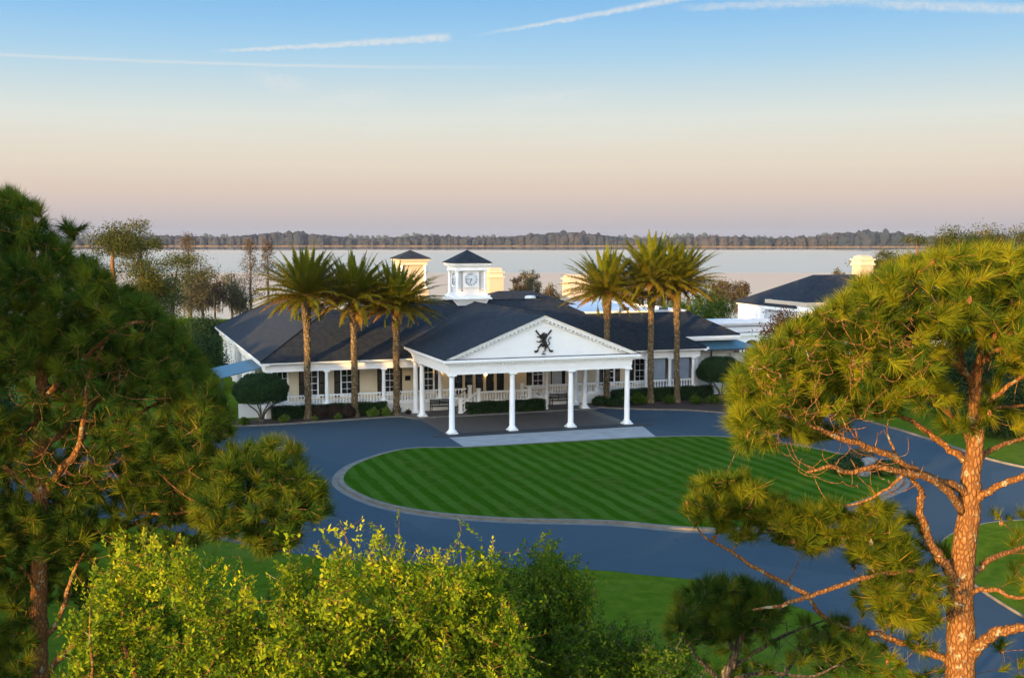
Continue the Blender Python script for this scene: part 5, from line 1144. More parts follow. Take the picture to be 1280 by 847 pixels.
# ---- palms
def make_palm(seed):
    root = thing('palm_tree', '-', 'palm', (0, 0, 0)); H = 8.2; r = np.random.default_rng(seed)
    w = MB(); z = 0.0; prof = [(.42, -.1), (.36, .15), (.27, .5)]
    while z < H - 2.0:
        z += .14; prof += [(.245 + .04 * r.random(), z + .45), (.21 + .02 * r.random(), z + .53)]
    w.lathe((0, 0, 0), prof, 14); o = w.build('trunk', 'bark_palm', root)
    co = np.empty(len(o.data.vertices) * 3); o.data.vertices.foreach_get('co', co); co = co.reshape(-1, 3)
    a = np.arctan2(co[:, 1], co[:, 0]); co[:, :2] *= (1 + .07 * np.sin(a * 5 + co[:, 2] * 9))[:, None]; co[:, :2] += .018 * np.sin(co[:, 2:3] * 1.7); o.data.vertices.foreach_set('co', co.ravel())
    w = MB(); k = 0                                   # old leaf bases under the crown
    for i in range(150):
        zz = H - 2.1 + 2.0 * i / 150; aa = i * 2.4; q = .22 + .10 * (i / 150)
        c, s_ = math.cos(aa), math.sin(aa); b = np.array([q * c * .8, q * s_ * .8, zz]); tip = b + np.array([c * .17, s_ * .17, .26]); sd_ = np.array([-s_, c, 0]) * .07
        w.add([b - sd_, b + sd_, tip + sd_ * .4, tip - sd_ * .4, b + np.array([c, s_, 0]) * .06 - np.array([0, 0, .05])], [(0, 1, 2, 3), (0, 4, 1), (1, 4, 2), (2, 4, 3), (3, 4, 0)])
    w.lathe((0, 0, H - 2.2), [(.2, 0), (.26, .8), (.31, 1.6), (.28, 2.2), (.1, 2.5)], 12); w.build('boots', 'bark_palm', root)
    V = []; UV = []; rb = MB()
    nf = 104
    for i in range(nf):
        az = i * 2.39996 + r.uniform(-.15, .15); tt = i / nf; el = rad(82 - 98 * tt ** .72) + r.normal(0, .10); L = r.uniform(3.9, 4.8) * (1 - .28 * math.sin(max(el, 0)) ** 2 - .06 * tt)
        u = np.clip(tt * .75 + r.normal(0, .08), 0, .85)
        if tt > .93: u = .97; L *= .8
        n = 15; d = np.array([math.cos(az) * math.cos(el), math.sin(az) * math.cos(el), math.sin(el)]); p = np.array([0, 0, H - .15]) + .2 * np.array([math.cos(az), math.sin(az), 0]) * math.cos(el)
        C = [p.copy()]
        for k in range(n): d = unit(d - np.array([0, 0, (.035 + .055 * math.cos(el)) * (k / n) ** 1.4])); p = p + d * L / n; C.append(p.copy())
        C = np.array(C); rb.tube(C, np.linspace(.035, .006, n + 1), 3, False)
        m = 110; tq = np.linspace(.10, 1.0, m); pos = np.stack([np.interp(tq * n, np.arange(n + 1), C[:, j]) for j in range(3)], 1)
        tan = unit(np.gradient(pos, axis=0)); hz = unit(np.cross(tan, [0, 0, 1.0]) + 1e-4); upv = np.cross(hz, tan)
        for s_ in (-1, 1):
            ll = .52 * np.sin(np.clip(tq * 1.05, 0, 1) ** .7 * math.pi * .93 + .12) * r.uniform(.85, 1.1, m)
            ld = unit(hz * s_ * .8 + tan * .75 + upv * r.uniform(-.35, .6, (m, 1)) + r.normal(0, .09, (m, 3))); sd_ = unit(np.cross(ld, upv)) * .040
            tip = pos + ld * ll[:, None] - np.array([0, 0, .10]) * ll[:, None]
            V.append(np.stack([pos - sd_, pos + sd_, tip], 1).reshape(-1, 3)); uu = np.clip(u + r.normal(0, .05, m), 0, 1); UV.append(np.stack([np.repeat(uu, 3), np.tile([0, 0, 1.0], m)], 1))
    leaf_mesh('crown', np.vstack(V), 3, np.vstack(UV), 'palm_leaf', root); rb.build('frond_stems', 'palm_leaf', root)['kind'] = 'stuff'
    for sgn, aa in ((1, .4), (1, 2.6), (1, 4.4)):      # hanging seed stalks
        w = MB(); c, s_ = math.cos(aa), math.sin(aa)
        w.tube([(.2 * c, .2 * s_, H - .3), (.7 * c, .7 * s_, H - .35), (1.0 * c, 1.0 * s_, H - .9), (1.05 * c, 1.05 * s_, H - 1.3)], [.03, .025, .02, .02], 5)
        for k in range(14): q = r.normal(0, .10, 2); w.tube([(1.03 * c, 1.03 * s_, H - 1.05), (1.05 * c + q[0], 1.05 * s_ + q[1], H - 1.65 - .2 * r.random())], [.012, .02], 4)
        w.build('seed_stalk', 'palm_leaf', root)
    return root
palms = [make_palm(77), make_palm(78), make_palm(79)]
def copy_thing(o):
    c = o.copy(); COL.objects.link(c)
    for ch in o.children:
        d = ch.copy(); COL.objects.link(d); d.parent = c; d.matrix_parent_inverse = ch.matrix_parent_inverse
        for g in ch.children:
            e = g.copy(); COL.objects.link(e); e.parent = d
    return c
palm_spots = [(-8.65, 9.9, 9.85, 0.0, 'leftmost palm of the left trio, beside the round clipped tree'), (-5.0, 9.9, 9.4, 1.3, 'middle palm of the left trio, behind the purple-brown shrubs'), (-1.65, 9.9, 8.9, 2.2, 'right palm of the left trio, green-booted trunk next to the paired portico columns'),
              (16.35, 9.8, 9.7, 3.4, 'left palm of the right trio, just past the pediment corner'), (20.25, 9.5, 10.6, 4.1, 'tallest, middle palm of the right trio with straight slim trunk'), (22.45, 8.9, 10.2, 5.2, 'right palm of the right trio, with slightly leaning trunk and rusty collar')]
for i, (u, v, h, rz, lab) in enumerate(palm_spots):
    o = palms[i] if i < 3 else copy_thing(palms[(i + 1) % 3])
    o.location = loc(u, v, 0); o.rotation_euler = ((.0, .0, rz) if i != 5 else (0.0, -.02, rz)); s_ = h / 8.2; o.scale = (1.04, 1.04, s_); o['label'] = lab; o['group'] = 'palms in front of the porch'

# ---- shrubs and hedges near the house
def leaf_shell(rng, surf_pts, nrm, mat, parent, n=3, size=(.05, .09), name='foliage', jit=.05, kind=(0, 1)):
    m = len(surf_pts); N = m * n; p = np.repeat(surf_pts, n, 0) + rng.normal(0, jit, (N, 3)); nn = unit(np.repeat(nrm, n, 0) + rng.normal(0, .55, (N, 3)))
    a = unit(np.cross(nn, rng.normal(size=(N, 3)))); b = np.cross(nn, a); s = rng.uniform(*size, N)[:, None]
    V = np.stack([p - a * s, p + b * s * .5, p + a * s, p - b * s * .5], 1).reshape(-1, 3)
    u = np.clip(np.repeat(rng.uniform(*kind, m), n) + rng.normal(0, .15, N), 0, 1); uv = np.stack([np.repeat(u, 4), np.tile([0, .5, 1, .5], N)], 1)
    return leaf_mesh(name, V, 4, uv, mat, parent)
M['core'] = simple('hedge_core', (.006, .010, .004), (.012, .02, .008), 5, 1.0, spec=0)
def hedge(u0, u1, v0, v1, z0, z1, label, seed, mat='leaf_dark', dens=230):
    r = np.random.default_rng(seed); h = thing('hedge', label, 'hedge', loc((u0 + u1) / 2, (v0 + v1) / 2, z0), TH); a, b, c = (u1 - u0) / 2, (v1 - v0) / 2, z1 - z0
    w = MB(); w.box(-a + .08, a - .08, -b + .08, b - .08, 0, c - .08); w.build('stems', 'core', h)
    P = []; N = []
    for (s0, s1, ax) in ((2 * a, c, 'f'), (2 * a, c, 'k'), (2 * a, 2 * b, 't'), (2 * b, c, 'l'), (2 * b, c, 'r')):
        n = int(s0 * s1 * dens); q = r.random((n, 2))
        if ax in 'fk': y = -b if ax == 'f' else b; P.append(np.stack([(q[:, 0] * 2 - 1) * a, np.full(n, y), q[:, 1] * c], 1)); N.append(np.tile([0, np.sign(y), .2], (n, 1)))
        elif ax == 't': P.append(np.stack([(q[:, 0] * 2 - 1) * a, (q[:, 1] * 2 - 1) * b, np.full(n, c)], 1)); N.append(np.tile([0, 0, 1.0], (n, 1)))
        else: x = -a if ax == 'l' else a; P.append(np.stack([np.full(n, x), (q[:, 0] * 2 - 1) * b, q[:, 1] * c], 1)); N.append(np.tile([np.sign(x), 0, .2], (n, 1)))
    P = np.vstack(P); P[:, 2] += .03 * np.sin(P[:, 0] * 3.1) * (P[:, 2] > c * .8)
    leaf_shell(r, P, np.vstack(N), mat, h, 3, (.03, .055), jit=.03)
hedge(-11.3, -2.35, 10.2, 10.9, .09, 1.05, 'long dark clipped hedge below the left porch railing', 1)
hedge(3.75, 10.2, 7.95, 8.7, .10, .98, 'dark clipped hedge in front of the double stair', 2)
hedge(17.2, 26.6, 10.0, 10.9, .07, 1.15, 'dark clipped hedge below the right porch railing', 3)
def blob_pts(r, n, rx, ry, rz, lump=.12, k=5, low=-.35):
    d = unit(r.normal(size=(n * 2, 3))); d = d[d[:, 2] > low][:n]
    q = 1 + lump * np.sin(d[:, 0] * k + 1.3) * np.sin(d[:, 1] * k + d[:, 2] * k * .7) + r.normal(0, lump * .25, len(d))
    return d * q[:, None] * np.array([rx, ry, rz]), d
def clipped_tree(u, v, R_, h, label, seed):
    r = np.random.default_rng(seed); o = thing('clipped_tree', label, 'tree', loc(u, v, .08), TH)
    for i in range(7):
        a = i * .9; w = MB(); w.tube(catmull([(0.08 * math.cos(a), .08 * math.sin(a), 0), (.30 * math.cos(a), .3 * math.sin(a), .45 * h * .5), (.75 * R_ * math.cos(a) * .8, .75 * R_ * math.sin(a) * .8, h * .42), (R_ * .7 * math.cos(a), R_ * .7 * math.sin(a), h * .62)], 4), np.linspace(.06, .03, 13), 6); smooth_all(w.build('branch', 'bark_grey', o))
    P, N = blob_pts(r, 9000, R_, R_, h * .36, .07, 6, -.55); P[:, 2] = np.where(P[:, 2] < -h * .17, -h * .17 + (P[:, 2] + h * .17) * .3, P[:, 2]) + h * .64
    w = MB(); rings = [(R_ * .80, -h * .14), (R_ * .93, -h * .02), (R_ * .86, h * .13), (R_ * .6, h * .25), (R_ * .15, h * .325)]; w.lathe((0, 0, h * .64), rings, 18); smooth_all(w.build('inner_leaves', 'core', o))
    leaf_shell(r, P, N, 'leaf_dark', o, 3, (.04, .07), 'crown', .05)
clipped_tree(-12.3, 8.9, 1.95, 3.75, 'large round clipped tree at the left corner of the porch', 11)
clipped_tree(26.9, 9.3, 2.0, 3.7, 'round clipped tree at the right corner of the porch, beside the canopy', 12)
def shrub(u, v, rx, ry, h, label, seed, mat, n=900, size=(.05, .09), spiky=False, name='shrub', cat='shrub', z0=.08):
    r = np.random.default_rng(seed); o = thing(name, label, cat, loc(u, v, z0), TH + seed)
    w = MB()
    for i in range(6): a = i * 1.05; w.tube([(0, 0, -.03), (rx * .3 * math.cos(a), ry * .3 * math.sin(a), h * .4), (rx * .7 * math.cos(a), ry * .7 * math.sin(a), h * .75)], [.03, .02, .01], 4)
    w.build('stems', 'bark_grey', o)
    if spiky:
        P, N = blob_pts(r, n // 8, rx * .75, ry * .75, h * .6, .25, 4, -.1); P[:, 2] += h * .3
        V, uv = sprigs(r, P, unit(N + np.array([0, 0, .7])), 10, .28, size); leaf_mesh('foliage', V, 4, uv, mat, o)
    else:
        P, N = blob_pts(r, n, rx, ry, h * .55, .13, 4, -.5); P[:, 2] += h * .5; leaf_shell(r, P, N, mat, o, 3, size, 'foliage', .06)
shrub(-6.6, 9.75, .62, .55, .95, 'purple-brown rounded shrub just left of the middle palm of the left trio', 21, 'leaf_maroon')
shrub(-7.75, 9.75, .58, .55, .9, 'purple-brown rounded shrub right of the leftmost palm trunk', 22, 'leaf_maroon')
shrub(-5.6, 9.6, .5, .5, .85, 'small purple-brown shrub at the foot of the middle left palm', 19, 'leaf_maroon')
shrub(-10.6, 9.1, .62, .5, .62, 'yellow-green plant in the mulch right of the round clipped tree', 23, 'leaf_lime', 900, (.08, .14), True, 'flower_plant', 'plant')
shrub(-8.3, 8.9, .3, .3, .42, 'small yellow-green plant at the foot of the leftmost palm', 24, 'leaf_lime', 500, (.07, .12), True, 'flower_plant', 'plant')
shrub(-6.5, 8.95, .42, .38, .52, 'small yellow-green plant in front of the purple-brown shrubs', 25, 'leaf_lime', 700, (.07, .12), True, 'flower_plant', 'plant')
shrub(-3.7, 9.4, .85, .5, .75, 'larger lime green plant at the hedge end, left of its twin', 26, 'leaf_lime', 1500, (.08, .14), True, 'flower_plant', 'plant')
shrub(-2.6, 9.6, .62, .45, .75, 'lime green plant nearest the third palm trunk', 27, 'leaf_lime', 1100, (.08, .14), True, 'flower_plant', 'plant')
shrub(-.75, 9.8, .3, .3, .45, 'small reddish-brown plant right of the third palm trunk', 28, 'leaf_maroon', 400, (.08, .13), True, 'flower_plant', 'plant')
shrub(-1.65, 9.9, .42, .42, .9, 'ring of dark ferns hugging the base of the third palm trunk', 29, 'leaf_dark', 900, (.09, .15), True, 'fern', 'plant')
shrub(-13.6, 8.6, .7, .6, .6, 'low green groundcover clump left of the round clipped tree', 30, 'leaf_green', 900, (.08, .12), True)
shrub(15.9, 9.8, .7, .6, .6, 'low dark shrub at the left end of the right mulch bed', 31, 'leaf_dark', 900)
shrub(16.7, 8.9, .8, .6, .5, 'low dark spreading shrub by the kerb under the fourth palm', 32, 'leaf_dark', 900)
shrub(17.6, 9.0, .45, .45, .85, 'small yellow-edged shrub right of the fourth palm trunk', 33, 'leaf_lime', 500, (.08, .13), True)
shrub(18.7, 8.6, .95, .7, 1.05, 'bushy mid-green shrub between the first two palms of the right trio', 34, 'leaf_green', 1800, (.09, .15), True)
shrub(21.5, 8.4, .7, .55, .8, 'mid-green shrub between the last two palms of the right trio', 35, 'leaf_green', 1000, (.09, .14), True)
shrub(23.6, 7.6, 1.0, .6, .8, 'wide green shrub left of the right-hand round clipped tree', 36, 'leaf_green', 1800, (.09, .14), True)
shrub(25.0, 7.3, .9, .6, .75, 'green shrub in front of the right-hand round clipped tree', 37, 'leaf_green', 1500, (.09, .14), True)
# ornamental group at the right end of the oval lawn
gx = on_ground(1082, 594)
def rock(p, s, label, seed):
    r = np.random.default_rng(seed); me_pts = unit(r.normal(size=(60, 3))) * np.array(s)
    import bmesh
    bm = bmesh.new(); [bm.verts.new(q) for q in me_pts]; bmesh.ops.convex_hull(bm, input=bm.verts); me = bpy.data.meshes.new('boulder'); bm.to_mesh(me); bm.free()
    o = link('boulder', me, 'rock'); o.location = p; tag(o, label, 'boulder')
rock(gx + np.array([.5, .8, .45]), (.75, .6, .55), 'largest pale boulder in the planting at the right end of the oval lawn', 1)
rock(gx + np.array([-.3, -.7, .3]), (.4, .35, .3), 'small pale boulder at the front of the oval lawn planting', 2)
rock(gx + np.array([1.7, 1.8, .35]), (.45, .4, .35), 'bluish boulder at the back of the oval lawn planting', 3)
def shrub_w(p, *a, **k): q = local_of(p); shrub(q[0], q[1], *a, **k)
shrub_w(gx + np.array([-1.1, .2, 0]), .95, .8, .9, 'very dark low shrub at the left of the oval lawn planting', 41, 'leaf_dark', 1400, z0=.12)
shrub_w(gx + np.array([1.2, -.2, 0]), .8, .7, .7, 'dark low shrub at the right of the oval lawn planting', 42, 'leaf_dark', 1200, z0=.12)
shrub_w(gx + np.array([.2, 1.9, 0]), .9, .7, 1.0, 'grey-green shrub behind the boulders of the oval lawn planting', 43, 'leaf_moss', 1000, z0=.12)

# ---- background trees, each with trunk and crown built from leaf clumps on limbs
def bg_tree(label, x, ytop, ybase_z, Y, kind, seed, wpx, mat, bmat='bark_grey', name='tree', lean=0.0, dens=1.0, cardscale=1.0):
    """x: photo x of the trunk, ytop: photo y of its top, Y: distance"""
    r = np.random.default_rng(seed); top = at(x, ytop, Y); b = np.array([top[0], Y, ybase_z]); H = top[2] - b[2]; W = wpx / F_PX * Y / 2
    o = thing(name, label, 'tree', b); t = Tree(seed + 3); cz = {'pine': .72, 'round': .55, 'cypress': .55, 'moss': .62, 'flat': .86}[kind]
    tr0 = .028 * H if kind != 'cypress' else .020 * H; lx = lean * H
    t.limb('trunk', [(0, 0, -.2), (lx * .2, 0, H * .35), (lx * .6, 0, H * .7), (lx, 0, H * .97)], [tr0, tr0 * .8, tr0 * .5, tr0 * .12], sides=7, wob=.05)
    card = max(.10, Y / F_PX * 1.1) * cardscale
    if kind == 'cypress': zf = r.random(int(70 * dens)) ** .9; n = len(zf)
    else: n = int({'pine': 70, 'round': 80, 'moss': 60, 'flat': 46}[kind] * dens); zf = None
    if kind == 'cypress':
        z = H * (.22 + .78 * zf); q = W * (1.02 - .92 * zf) ** .8; a = r.random(n) * 6.28; rr = q * r.uniform(.3, 1, n); P = np.stack([lx * z / H + rr * np.cos(a), rr * np.sin(a), z + .15 * rr], 1)
    elif kind == 'pine':
        nl = 9; L = np.stack([r.uniform(-1, 1, nl) * W * .62, r.uniform(-1, 1, nl) * W * .62, H * r.uniform(.45, .93, nl)], 1); L[0] = (lx * .3, 0, H * .94)
        i = r.integers(0, nl, n); P = L[i] + r.normal(0, 1, (n, 3)) * np.array([W * .20, W * .20, H * .035]); P[:, 0] += lx * P[:, 2] / H
    elif kind == 'flat':
        nl = 5; L = np.stack([r.uniform(-.75, .75, nl) * W, r.uniform(-.6, .6, nl) * W, H * r.uniform(.72, .93, nl)], 1); L[0] = (0, 0, H * .96)
        i = r.integers(0, nl, n); P = L[i] + r.normal(0, 1, (n, 3)) * np.array([W * .24, W * .24, H * .022]); P[:, 0] += lx * P[:, 2] / H
    elif kind == 'moss':
        P = unit(r.normal(size=(n, 3))) * (r.random(n) ** .4)[:, None] * np.array([W, W, H * .34]); P[:, 2] += H * .64; P[:, 0] += lx * P[:, 2] / H
    else:
        P = unit(r.normal(size=(n, 3))) * (r.random(n) ** .3)[:, None] * np.array([W, W, H * .42]); P[:, 2] += H * .57
    P[:, 2] = np.clip(P[:, 2], H * .12, H * 1.0)
    dirs = t.grow(P, .02, .012 * H, .1, sides=3, tw_min=.02 if Y > 60 else .01)
    t.build(o, bmat)
    per = {'pine': 95, 'round': 120, 'cypress': 26, 'moss': 55, 'flat': 95}[kind]; sg = W * {'pine': .17, 'round': .22, 'cypress': .15, 'moss': .16, 'flat': .16}[kind]
    m = len(P); Q = np.repeat(P, per, 0) + r.normal(0, 1, (m * per, 3)) * np.array([sg, sg, sg * .62 if kind in ('pine', 'flat') else sg])
    N = unit(r.normal(size=(m * per, 3)) + np.array([0, 0, .4])); a = unit(np.cross(N, r.normal(size=(m * per, 3)))); c = np.cross(N, a)
    s = r.uniform(.6, 1.3, m * per)[:, None] * card * (.8 if kind == 'cypress' else 1.0)
    V = np.stack([Q - a * s, Q + c * s * .55, Q + a * s, Q - c * s * .55], 1).reshape(-1, 3)
    u = np.clip(np.repeat(r.random(m), per) * .8 + r.normal(.1, .12, m * per), 0, 1); UV = np.stack([np.repeat(u, 4), np.tile([0, .5, 1, .5], m * per)], 1)
    leaf_mesh('crown', V, 4, UV, mat, o)
    if kind == 'moss':      # hanging strands
        k = int(150 * dens); S = P[r.integers(0, m, k)] + r.normal(0, sg, (k, 3)); ln = r.uniform(.06, .2, k) * H; w_ = card * .5
        th_ = r.random(k) * 3.14; sd_ = np.stack([np.cos(th_), np.sin(th_), 0 * th_], 1) * w_
        V = np.stack([S - sd_, S + sd_, S + sd_ * .3 - np.array([0, 0, 1]) * ln[:, None], S - sd_ * .3 - np.array([0, 0, 1]) * ln[:, None]], 1).reshape(-1, 3)
        leaf_mesh('hanging_moss', V, 4, np.tile([.6, .5], (4 * k, 1)), 'leaf_moss', o)
    return o
T_ = bg_tree
T_('yellow-green sunlit pine directly behind the left pine crown', 140, 283, 0, 120, 'pine', 61, 95, 'needles_far', 'bark_pine', 'pine_tree', dens=2.0)
T_('lower yellow-green pine behind the left pine, right of its neighbour', 175, 322, 0, 118, 'pine', 62, 85, 'needles_far', 'bark_pine', 'pine_tree', dens=1.8)
T_('slender dark flat-topped pine rising above the far left shoreline', 174, 276, -.5, 160, 'flat', 63, 62, 'needles_far', 'bark_dark', 'pine_tree')
T_('bare pointed cypress at the lake edge, tallest of the left group', 235, 293, -2.6, 225, 'cypress', 64, 40, 'leaf_brown', 'bark_grey', 'cypress_tree', dens=1.5)
T_('leaning tree with green pads on dark crooked limbs at the left lake edge', 212, 322, -2.0, 200, 'flat', 65, 100, 'needles_far', 'bark_dark', lean=.12, dens=1.3)
T_('moss-hung orange-brown tree at the lake edge left of the clubhouse', 252, 334, -2.4, 215, 'moss', 66, 42, 'leaf_brown', 'bark_dark', 'cypress_tree', dens=1.3)
T_('moss-hung grey-green tree standing by the left roof corner', 289, 338, -2.6, 225, 'moss', 67, 38, 'leaf_moss', 'bark_dark', 'cypress_tree')
T_('bare spiky cypress just left of the first palm crown', 312, 299, -2.7, 230, 'cypress', 68, 36, 'leaf_brown', 'bark_grey', 'cypress_tree', dens=1.4)
T_('bare spiky cypress partly behind the first palm crown', 334, 300, -2.7, 236, 'cypress', 69, 34, 'leaf_brown', 'bark_grey', 'cypress_tree', dens=1.4)
T_('low moss-hung tree at the waterline left of the roof', 300, 365, -2.7, 228, 'moss', 70, 34, 'leaf_moss', 'bark_dark', 'cypress_tree')
T_('dark broad tree at the lake edge behind the leaning one', 195, 345, -2, 190, 'round', 170, 60, 'leaf_dark', 'bark_dark', dens=1.3)
T_('moss-hung grey tree low at the lake edge under the pointed cypress', 238, 345, -2.4, 212, 'moss', 171, 46, 'leaf_moss', 'bark_dark', 'cypress_tree', dens=1.5)
T_('moss-hung brown tree between the pointed cypress and the roof corner', 268, 350, -2.5, 222, 'moss', 173, 30, 'leaf_brown', 'bark_dark', 'cypress_tree')
T_('dark bushy tree left of the blue side canopy', 258, 418, 0, 108, 'round', 174, 46, 'leaf_dark', 'bark_dark', dens=1.2)
T_('dark low round tree below the left roof corner', 258, 396, -.5, 150, 'round', 71, 36, 'leaf_dark', 'bark_dark')
T_('grey-green low tree on the bank left of the clubhouse', 228, 400, -.5, 160, 'round', 72, 40, 'leaf_green', 'bark_dark')
T_('small bare tree left of the chimney gap, beyond the rear roof', 647, 345, -2.5, 230, 'moss', 73, 22, 'leaf_brown', 'bark_grey', 'cypress_tree', dens=.8)
T_('bare moss-hung tree beyond the rear roof, between two chimneys', 662, 335, -2.5, 235, 'moss', 74, 26, 'leaf_moss', 'bark_grey', 'cypress_tree', dens=.9)
T_('small low bare tree beyond the rear roof, beside the palm-hidden chimney', 687, 355, -2.5, 228, 'moss', 75, 26, 'leaf_brown', 'bark_grey', 'cypress_tree', dens=.8)
T_('brown moss-hung tree between the palm trunks at right', 790, 352, -2.2, 215, 'moss', 76, 40, 'leaf_brown', 'bark_grey', 'cypress_tree')
T_('second brown moss-hung tree behind the right palms', 828, 350, -2.2, 215, 'moss', 77, 40, 'leaf_brown', 'bark_grey', 'cypress_tree')
T_('brown moss-hung tree just right of the last palm crown', 902, 350, -2.2, 212, 'moss', 78, 34, 'leaf_brown', 'bark_grey', 'cypress_tree')
T_('orange-brown moss-hung tree left of the dining hall roof', 925, 349, -2.2, 212, 'moss', 79, 26, 'leaf_brown', 'bark_grey', 'cypress_tree')
T_('round dark green tree behind the flat white roofs', 888, 366, -.5, 145, 'round', 80, 56, 'leaf_green', 'bark_dark', dens=1.5)
T_('smaller round green tree behind the last palm trunk', 848, 374, -.5, 148, 'round', 81, 40, 'leaf_green', 'bark_dark')
T_('low brown treetop showing above the dining hall ridge', 1048, 336, -2.2, 205, 'moss', 82, 26, 'leaf_brown', 'bark_grey', 'cypress_tree', dens=.8)
T_('small open-crowned pine between the dining hall chimney and the big pine', 1108, 311, 0, 150, 'flat', 83, 58, 'needles_far', 'bark_dark', 'pine_tree', dens=1.1)
T_('dark flat-topped pine rising over the big right pine at its left shoulder', 1146, 293, 0, 140, 'flat', 84, 58, 'needles_far', 'bark_pine', 'pine_tree', dens=1.4)
for i, (x, y, w_, lab) in enumerate(((1188, 288, 74, 'sunlit pine on the far right skyline, left of three'), (1232, 286, 80, 'sunlit pine on the far right skyline, middle of three'), (1276, 285, 84, 'sunlit pine at the right edge of the skyline'))):
    T_(lab, x, y, 0, 128 + 4 * i, 'pine', 85 + i, w_ * 1.1, 'needles_far', 'bark_pine', 'pine_tree', dens=2.2)
T_('dark maroon-leaved tree between the canopy and the big right pine', 985, 394, 0, 84, 'round', 90, 70, 'leaf_maroon', 'bark_dark', dens=1.3)
T_('second maroon-leaved tree behind the big right pine', 1030, 388, 0, 86, 'round', 91, 60, 'leaf_maroon', 'bark_dark')
for i, (x, y, Y, w_, lab) in enumerate(((1215, 430, 92, 110, 'dense dark tree beyond the drive behind the upper right branches'), (1300, 410, 88, 130, 'dense dark tree at the right edge beyond the drive'), (1150, 430, 102, 90, 'dark tree beyond the drive seen through the big pine'), (1262, 480, 82, 80, 'low dark tree on the verge at the right edge'))):
    T_(lab, x, y, 0, Y, 'round', 92 + i, w_, 'leaf_dark', 'bark_dark', dens=2.0)
for i, (x, y, Y, w_, m_, lab) in enumerate(((-30, 470, 62, 120, 'leaf_dark', 'dark tree behind the lower left pine branches at the left edge'), (120, 430, 118, 90, 'leaf_green', 'green tree seen through the left pine crown'), (200, 425, 122, 80, 'leaf_dark', 'dark tree behind the right side of the left pine crown'), (40, 420, 125, 110, 'leaf_dark', 'dark tree beyond the drive behind the left pine trunk'))):
    T_(lab, x, y, 0, Y, 'round', 100 + i, w_, m_, 'bark_dark', dens=1.6)

# ---- woods beyond the left edge of the view: they keep the drive and the lawn in shade
def woods():
    r = np.random.default_rng(5); V = []; UV = []; w = MB()
    def crown(c, R_, rz, n, s=.42):
        d = unit(r.normal(size=(n, 3))) * (r.random(n) ** .35)[:, None] * np.array([R_, R_, rz]); p = np.asarray(c) + d
        a = unit(r.normal(size=(n, 3))); b = unit(np.cross(a, r.normal(size=(n, 3)))); q = r.uniform(.6, 1.3, n)[:, None] * s
        V.append(np.stack([p - a * q, p + b * q * .7, p + a * q, p - b * q * .7], 1).reshape(-1, 3)); UV.append(np.stack([np.repeat(r.random(n), 4), np.tile([0, .5, 1, .5], n)], 1))
    S2 = SUN[:2] / np.linalg.norm(SUN[:2]); X2 = np.array([-S2[1], S2[0]])
    tr = []
    # a belt of trees along the sunrise side; open-trunked ones in the middle let low sun through to the near pines
    for i in range(46):
        k = -.42 + (i + .5) / 46 * 1.27 + r.uniform(-.015, .015); p = np.array([-36.0 - 34 * k, 28.0 + 68 * k]) + r.normal(0, 1.6, 2)
        if k < -.19: tr.append((p, 17.0 + r.uniform(-.5, .5), r.uniform(3.8, 4.8), .93, .085))
        elif k < .17: tr.append((p, 17.2 + r.uniform(-.5, .5), r.uniform(3.8, 4.8), .52, .46))
        else: tr.append((p, (10.8 if k < .6 else 13) + r.uniform(-.8, .8), r.uniform(3.4, 4.6), .52, .46))
    for i in range(12):
        k = -.15 + (i + .5) / 12 * .3; p = np.array([-42.0 - 34 * k, 26.0 + 68 * k]) + r.normal(0, 1.0, 2); tr.append((p, 17.6, 4.6, .52, .46))
    for i in range(24):
        k = r.uniform(0, 1); p = np.array([-34.0, -14.0]) * (1 - k) + np.array([20.0, -50.0]) * k + r.normal(0, 3.0, 2); tr.append((p, r.uniform(8, 10), r.uniform(3.8, 5.0), .52, .46))
    for i in range(10):
        k = r.uniform(0, 1); p = np.array([-46.0, 22.0]) * (1 - k) + np.array([-34.0, -14.0]) * k + r.normal(0, 3.0, 2); tr.append((p, r.uniform(8.5, 10.5), r.uniform(3.8, 5.0), .52, .46))
    for p, h, R_, zc_, zr_ in tr:
        w.tube([(p[0], p[1], -.1), (p[0] + .2, p[1], h * .5), (p[0], p[1], h * .85)], [.3, .22, .08], 6)
        crown((p[0], p[1], h * zc_), R_, h * zr_, 1500 if zr_ > .3 else 900)
    o = leaf_mesh('woods', np.vstack(V), 4, np.vstack(UV), 'leaf_dark', None); o['kind'] = 'stuff'; o['label'] = 'woods beyond the left edge shading the drive'; o['category'] = 'woods'
    tk = w.build('trunks', 'bark_dark', o)
woods()
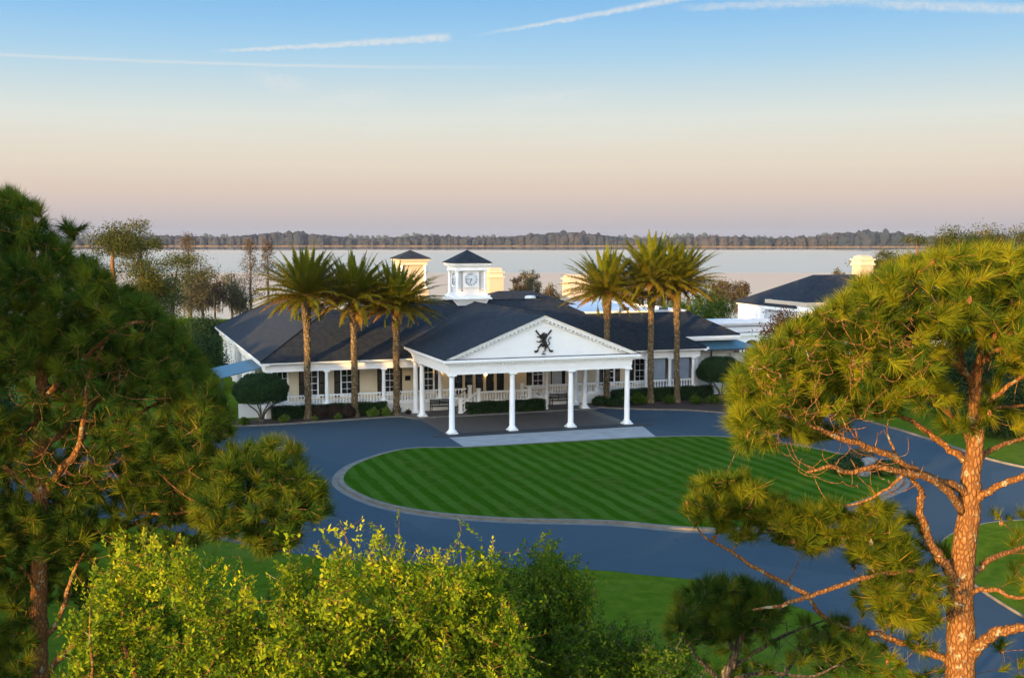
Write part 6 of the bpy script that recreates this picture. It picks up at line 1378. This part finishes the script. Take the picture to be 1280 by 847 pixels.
# two tall pines out of view whose crowns shade the left pine and the clock tower
def tall_pine(x, y, h, zc, R_, rz, label, seed, n=900):
    r = np.random.default_rng(seed); o = thing('pine_tree', label, 'tree', (x, y, 0)); t = Tree(seed)
    t.limb('trunk', [(0, 0, -.1), (.1, 0, h * .5), (0, .1, h * .97)], [.32, .24, .05], sides=8)
    P = unit(r.normal(size=(n // 8, 3))) * (r.random(n // 8) ** .4)[:, None] * np.array([R_, R_, rz]); P[:, 2] += zc
    t.grow(P, .02, .08, .1, sides=3); t.build(o, 'bark_pine')
    m = len(P); per = 60; Q = np.repeat(P, per, 0) + r.normal(0, .45, (m * per, 3)); a = unit(r.normal(size=(m * per, 3))); b = unit(np.cross(a, r.normal(size=(m * per, 3)))); s = r.uniform(.08, .22, m * per)[:, None]
    V = np.stack([Q - a * s, Q + b * s * .5, Q + a * s, Q - b * s * .5], 1).reshape(-1, 3); leaf_mesh('crown', V, 4, np.stack([np.repeat(np.repeat(r.random(m), per), 4), np.tile([0, .5, 1, .5], m * per)], 1), 'needles_dark', o)
hd = SUN[:2] / np.linalg.norm(SUN[:2])
q = np.array([-10.0, 25.0]) + hd * 13; tall_pine(q[0], q[1], 18.8, 16.2, 4.6, 1.9, 'tall pine just outside the left edge, neighbour of the large left pine', 201, 1500)
tc = loc(6.5, 17.5)[:2] + hd * 62; tall_pine(tc[0], tc[1], 21.5, 17.6, 2.6, 3.0, 'tall slim pine outside the left edge whose crown shades the clock tower', 202, 1300)
# ------------------------------------------------------------------ air
def haze():
    m = bpy.data.materials.new('haze'); m.use_nodes = True; nt = NT(m.node_tree); nt.n.clear()
    out = nt.new('ShaderNodeOutputMaterial'); v = nt.new('ShaderNodeVolumePrincipled')
    v.inputs['Color'].default_value = (.50, .60, .80, 1); v.inputs['Density'].default_value = 0.00005; v.inputs['Anisotropy'].default_value = 0.0
    nt.link(v.outputs[0], out.inputs['Volume'])
    mb = MB(); mb.box(-6500, 6500, -450, 5600, -7, 46); o = mb.build('haze', m); o['kind'] = 'stuff'; o['label'] = 'thin morning haze over the lake'
haze()
scene.cycles.volume_bounces = 0
scene.cycles.volume_step_rate = 10
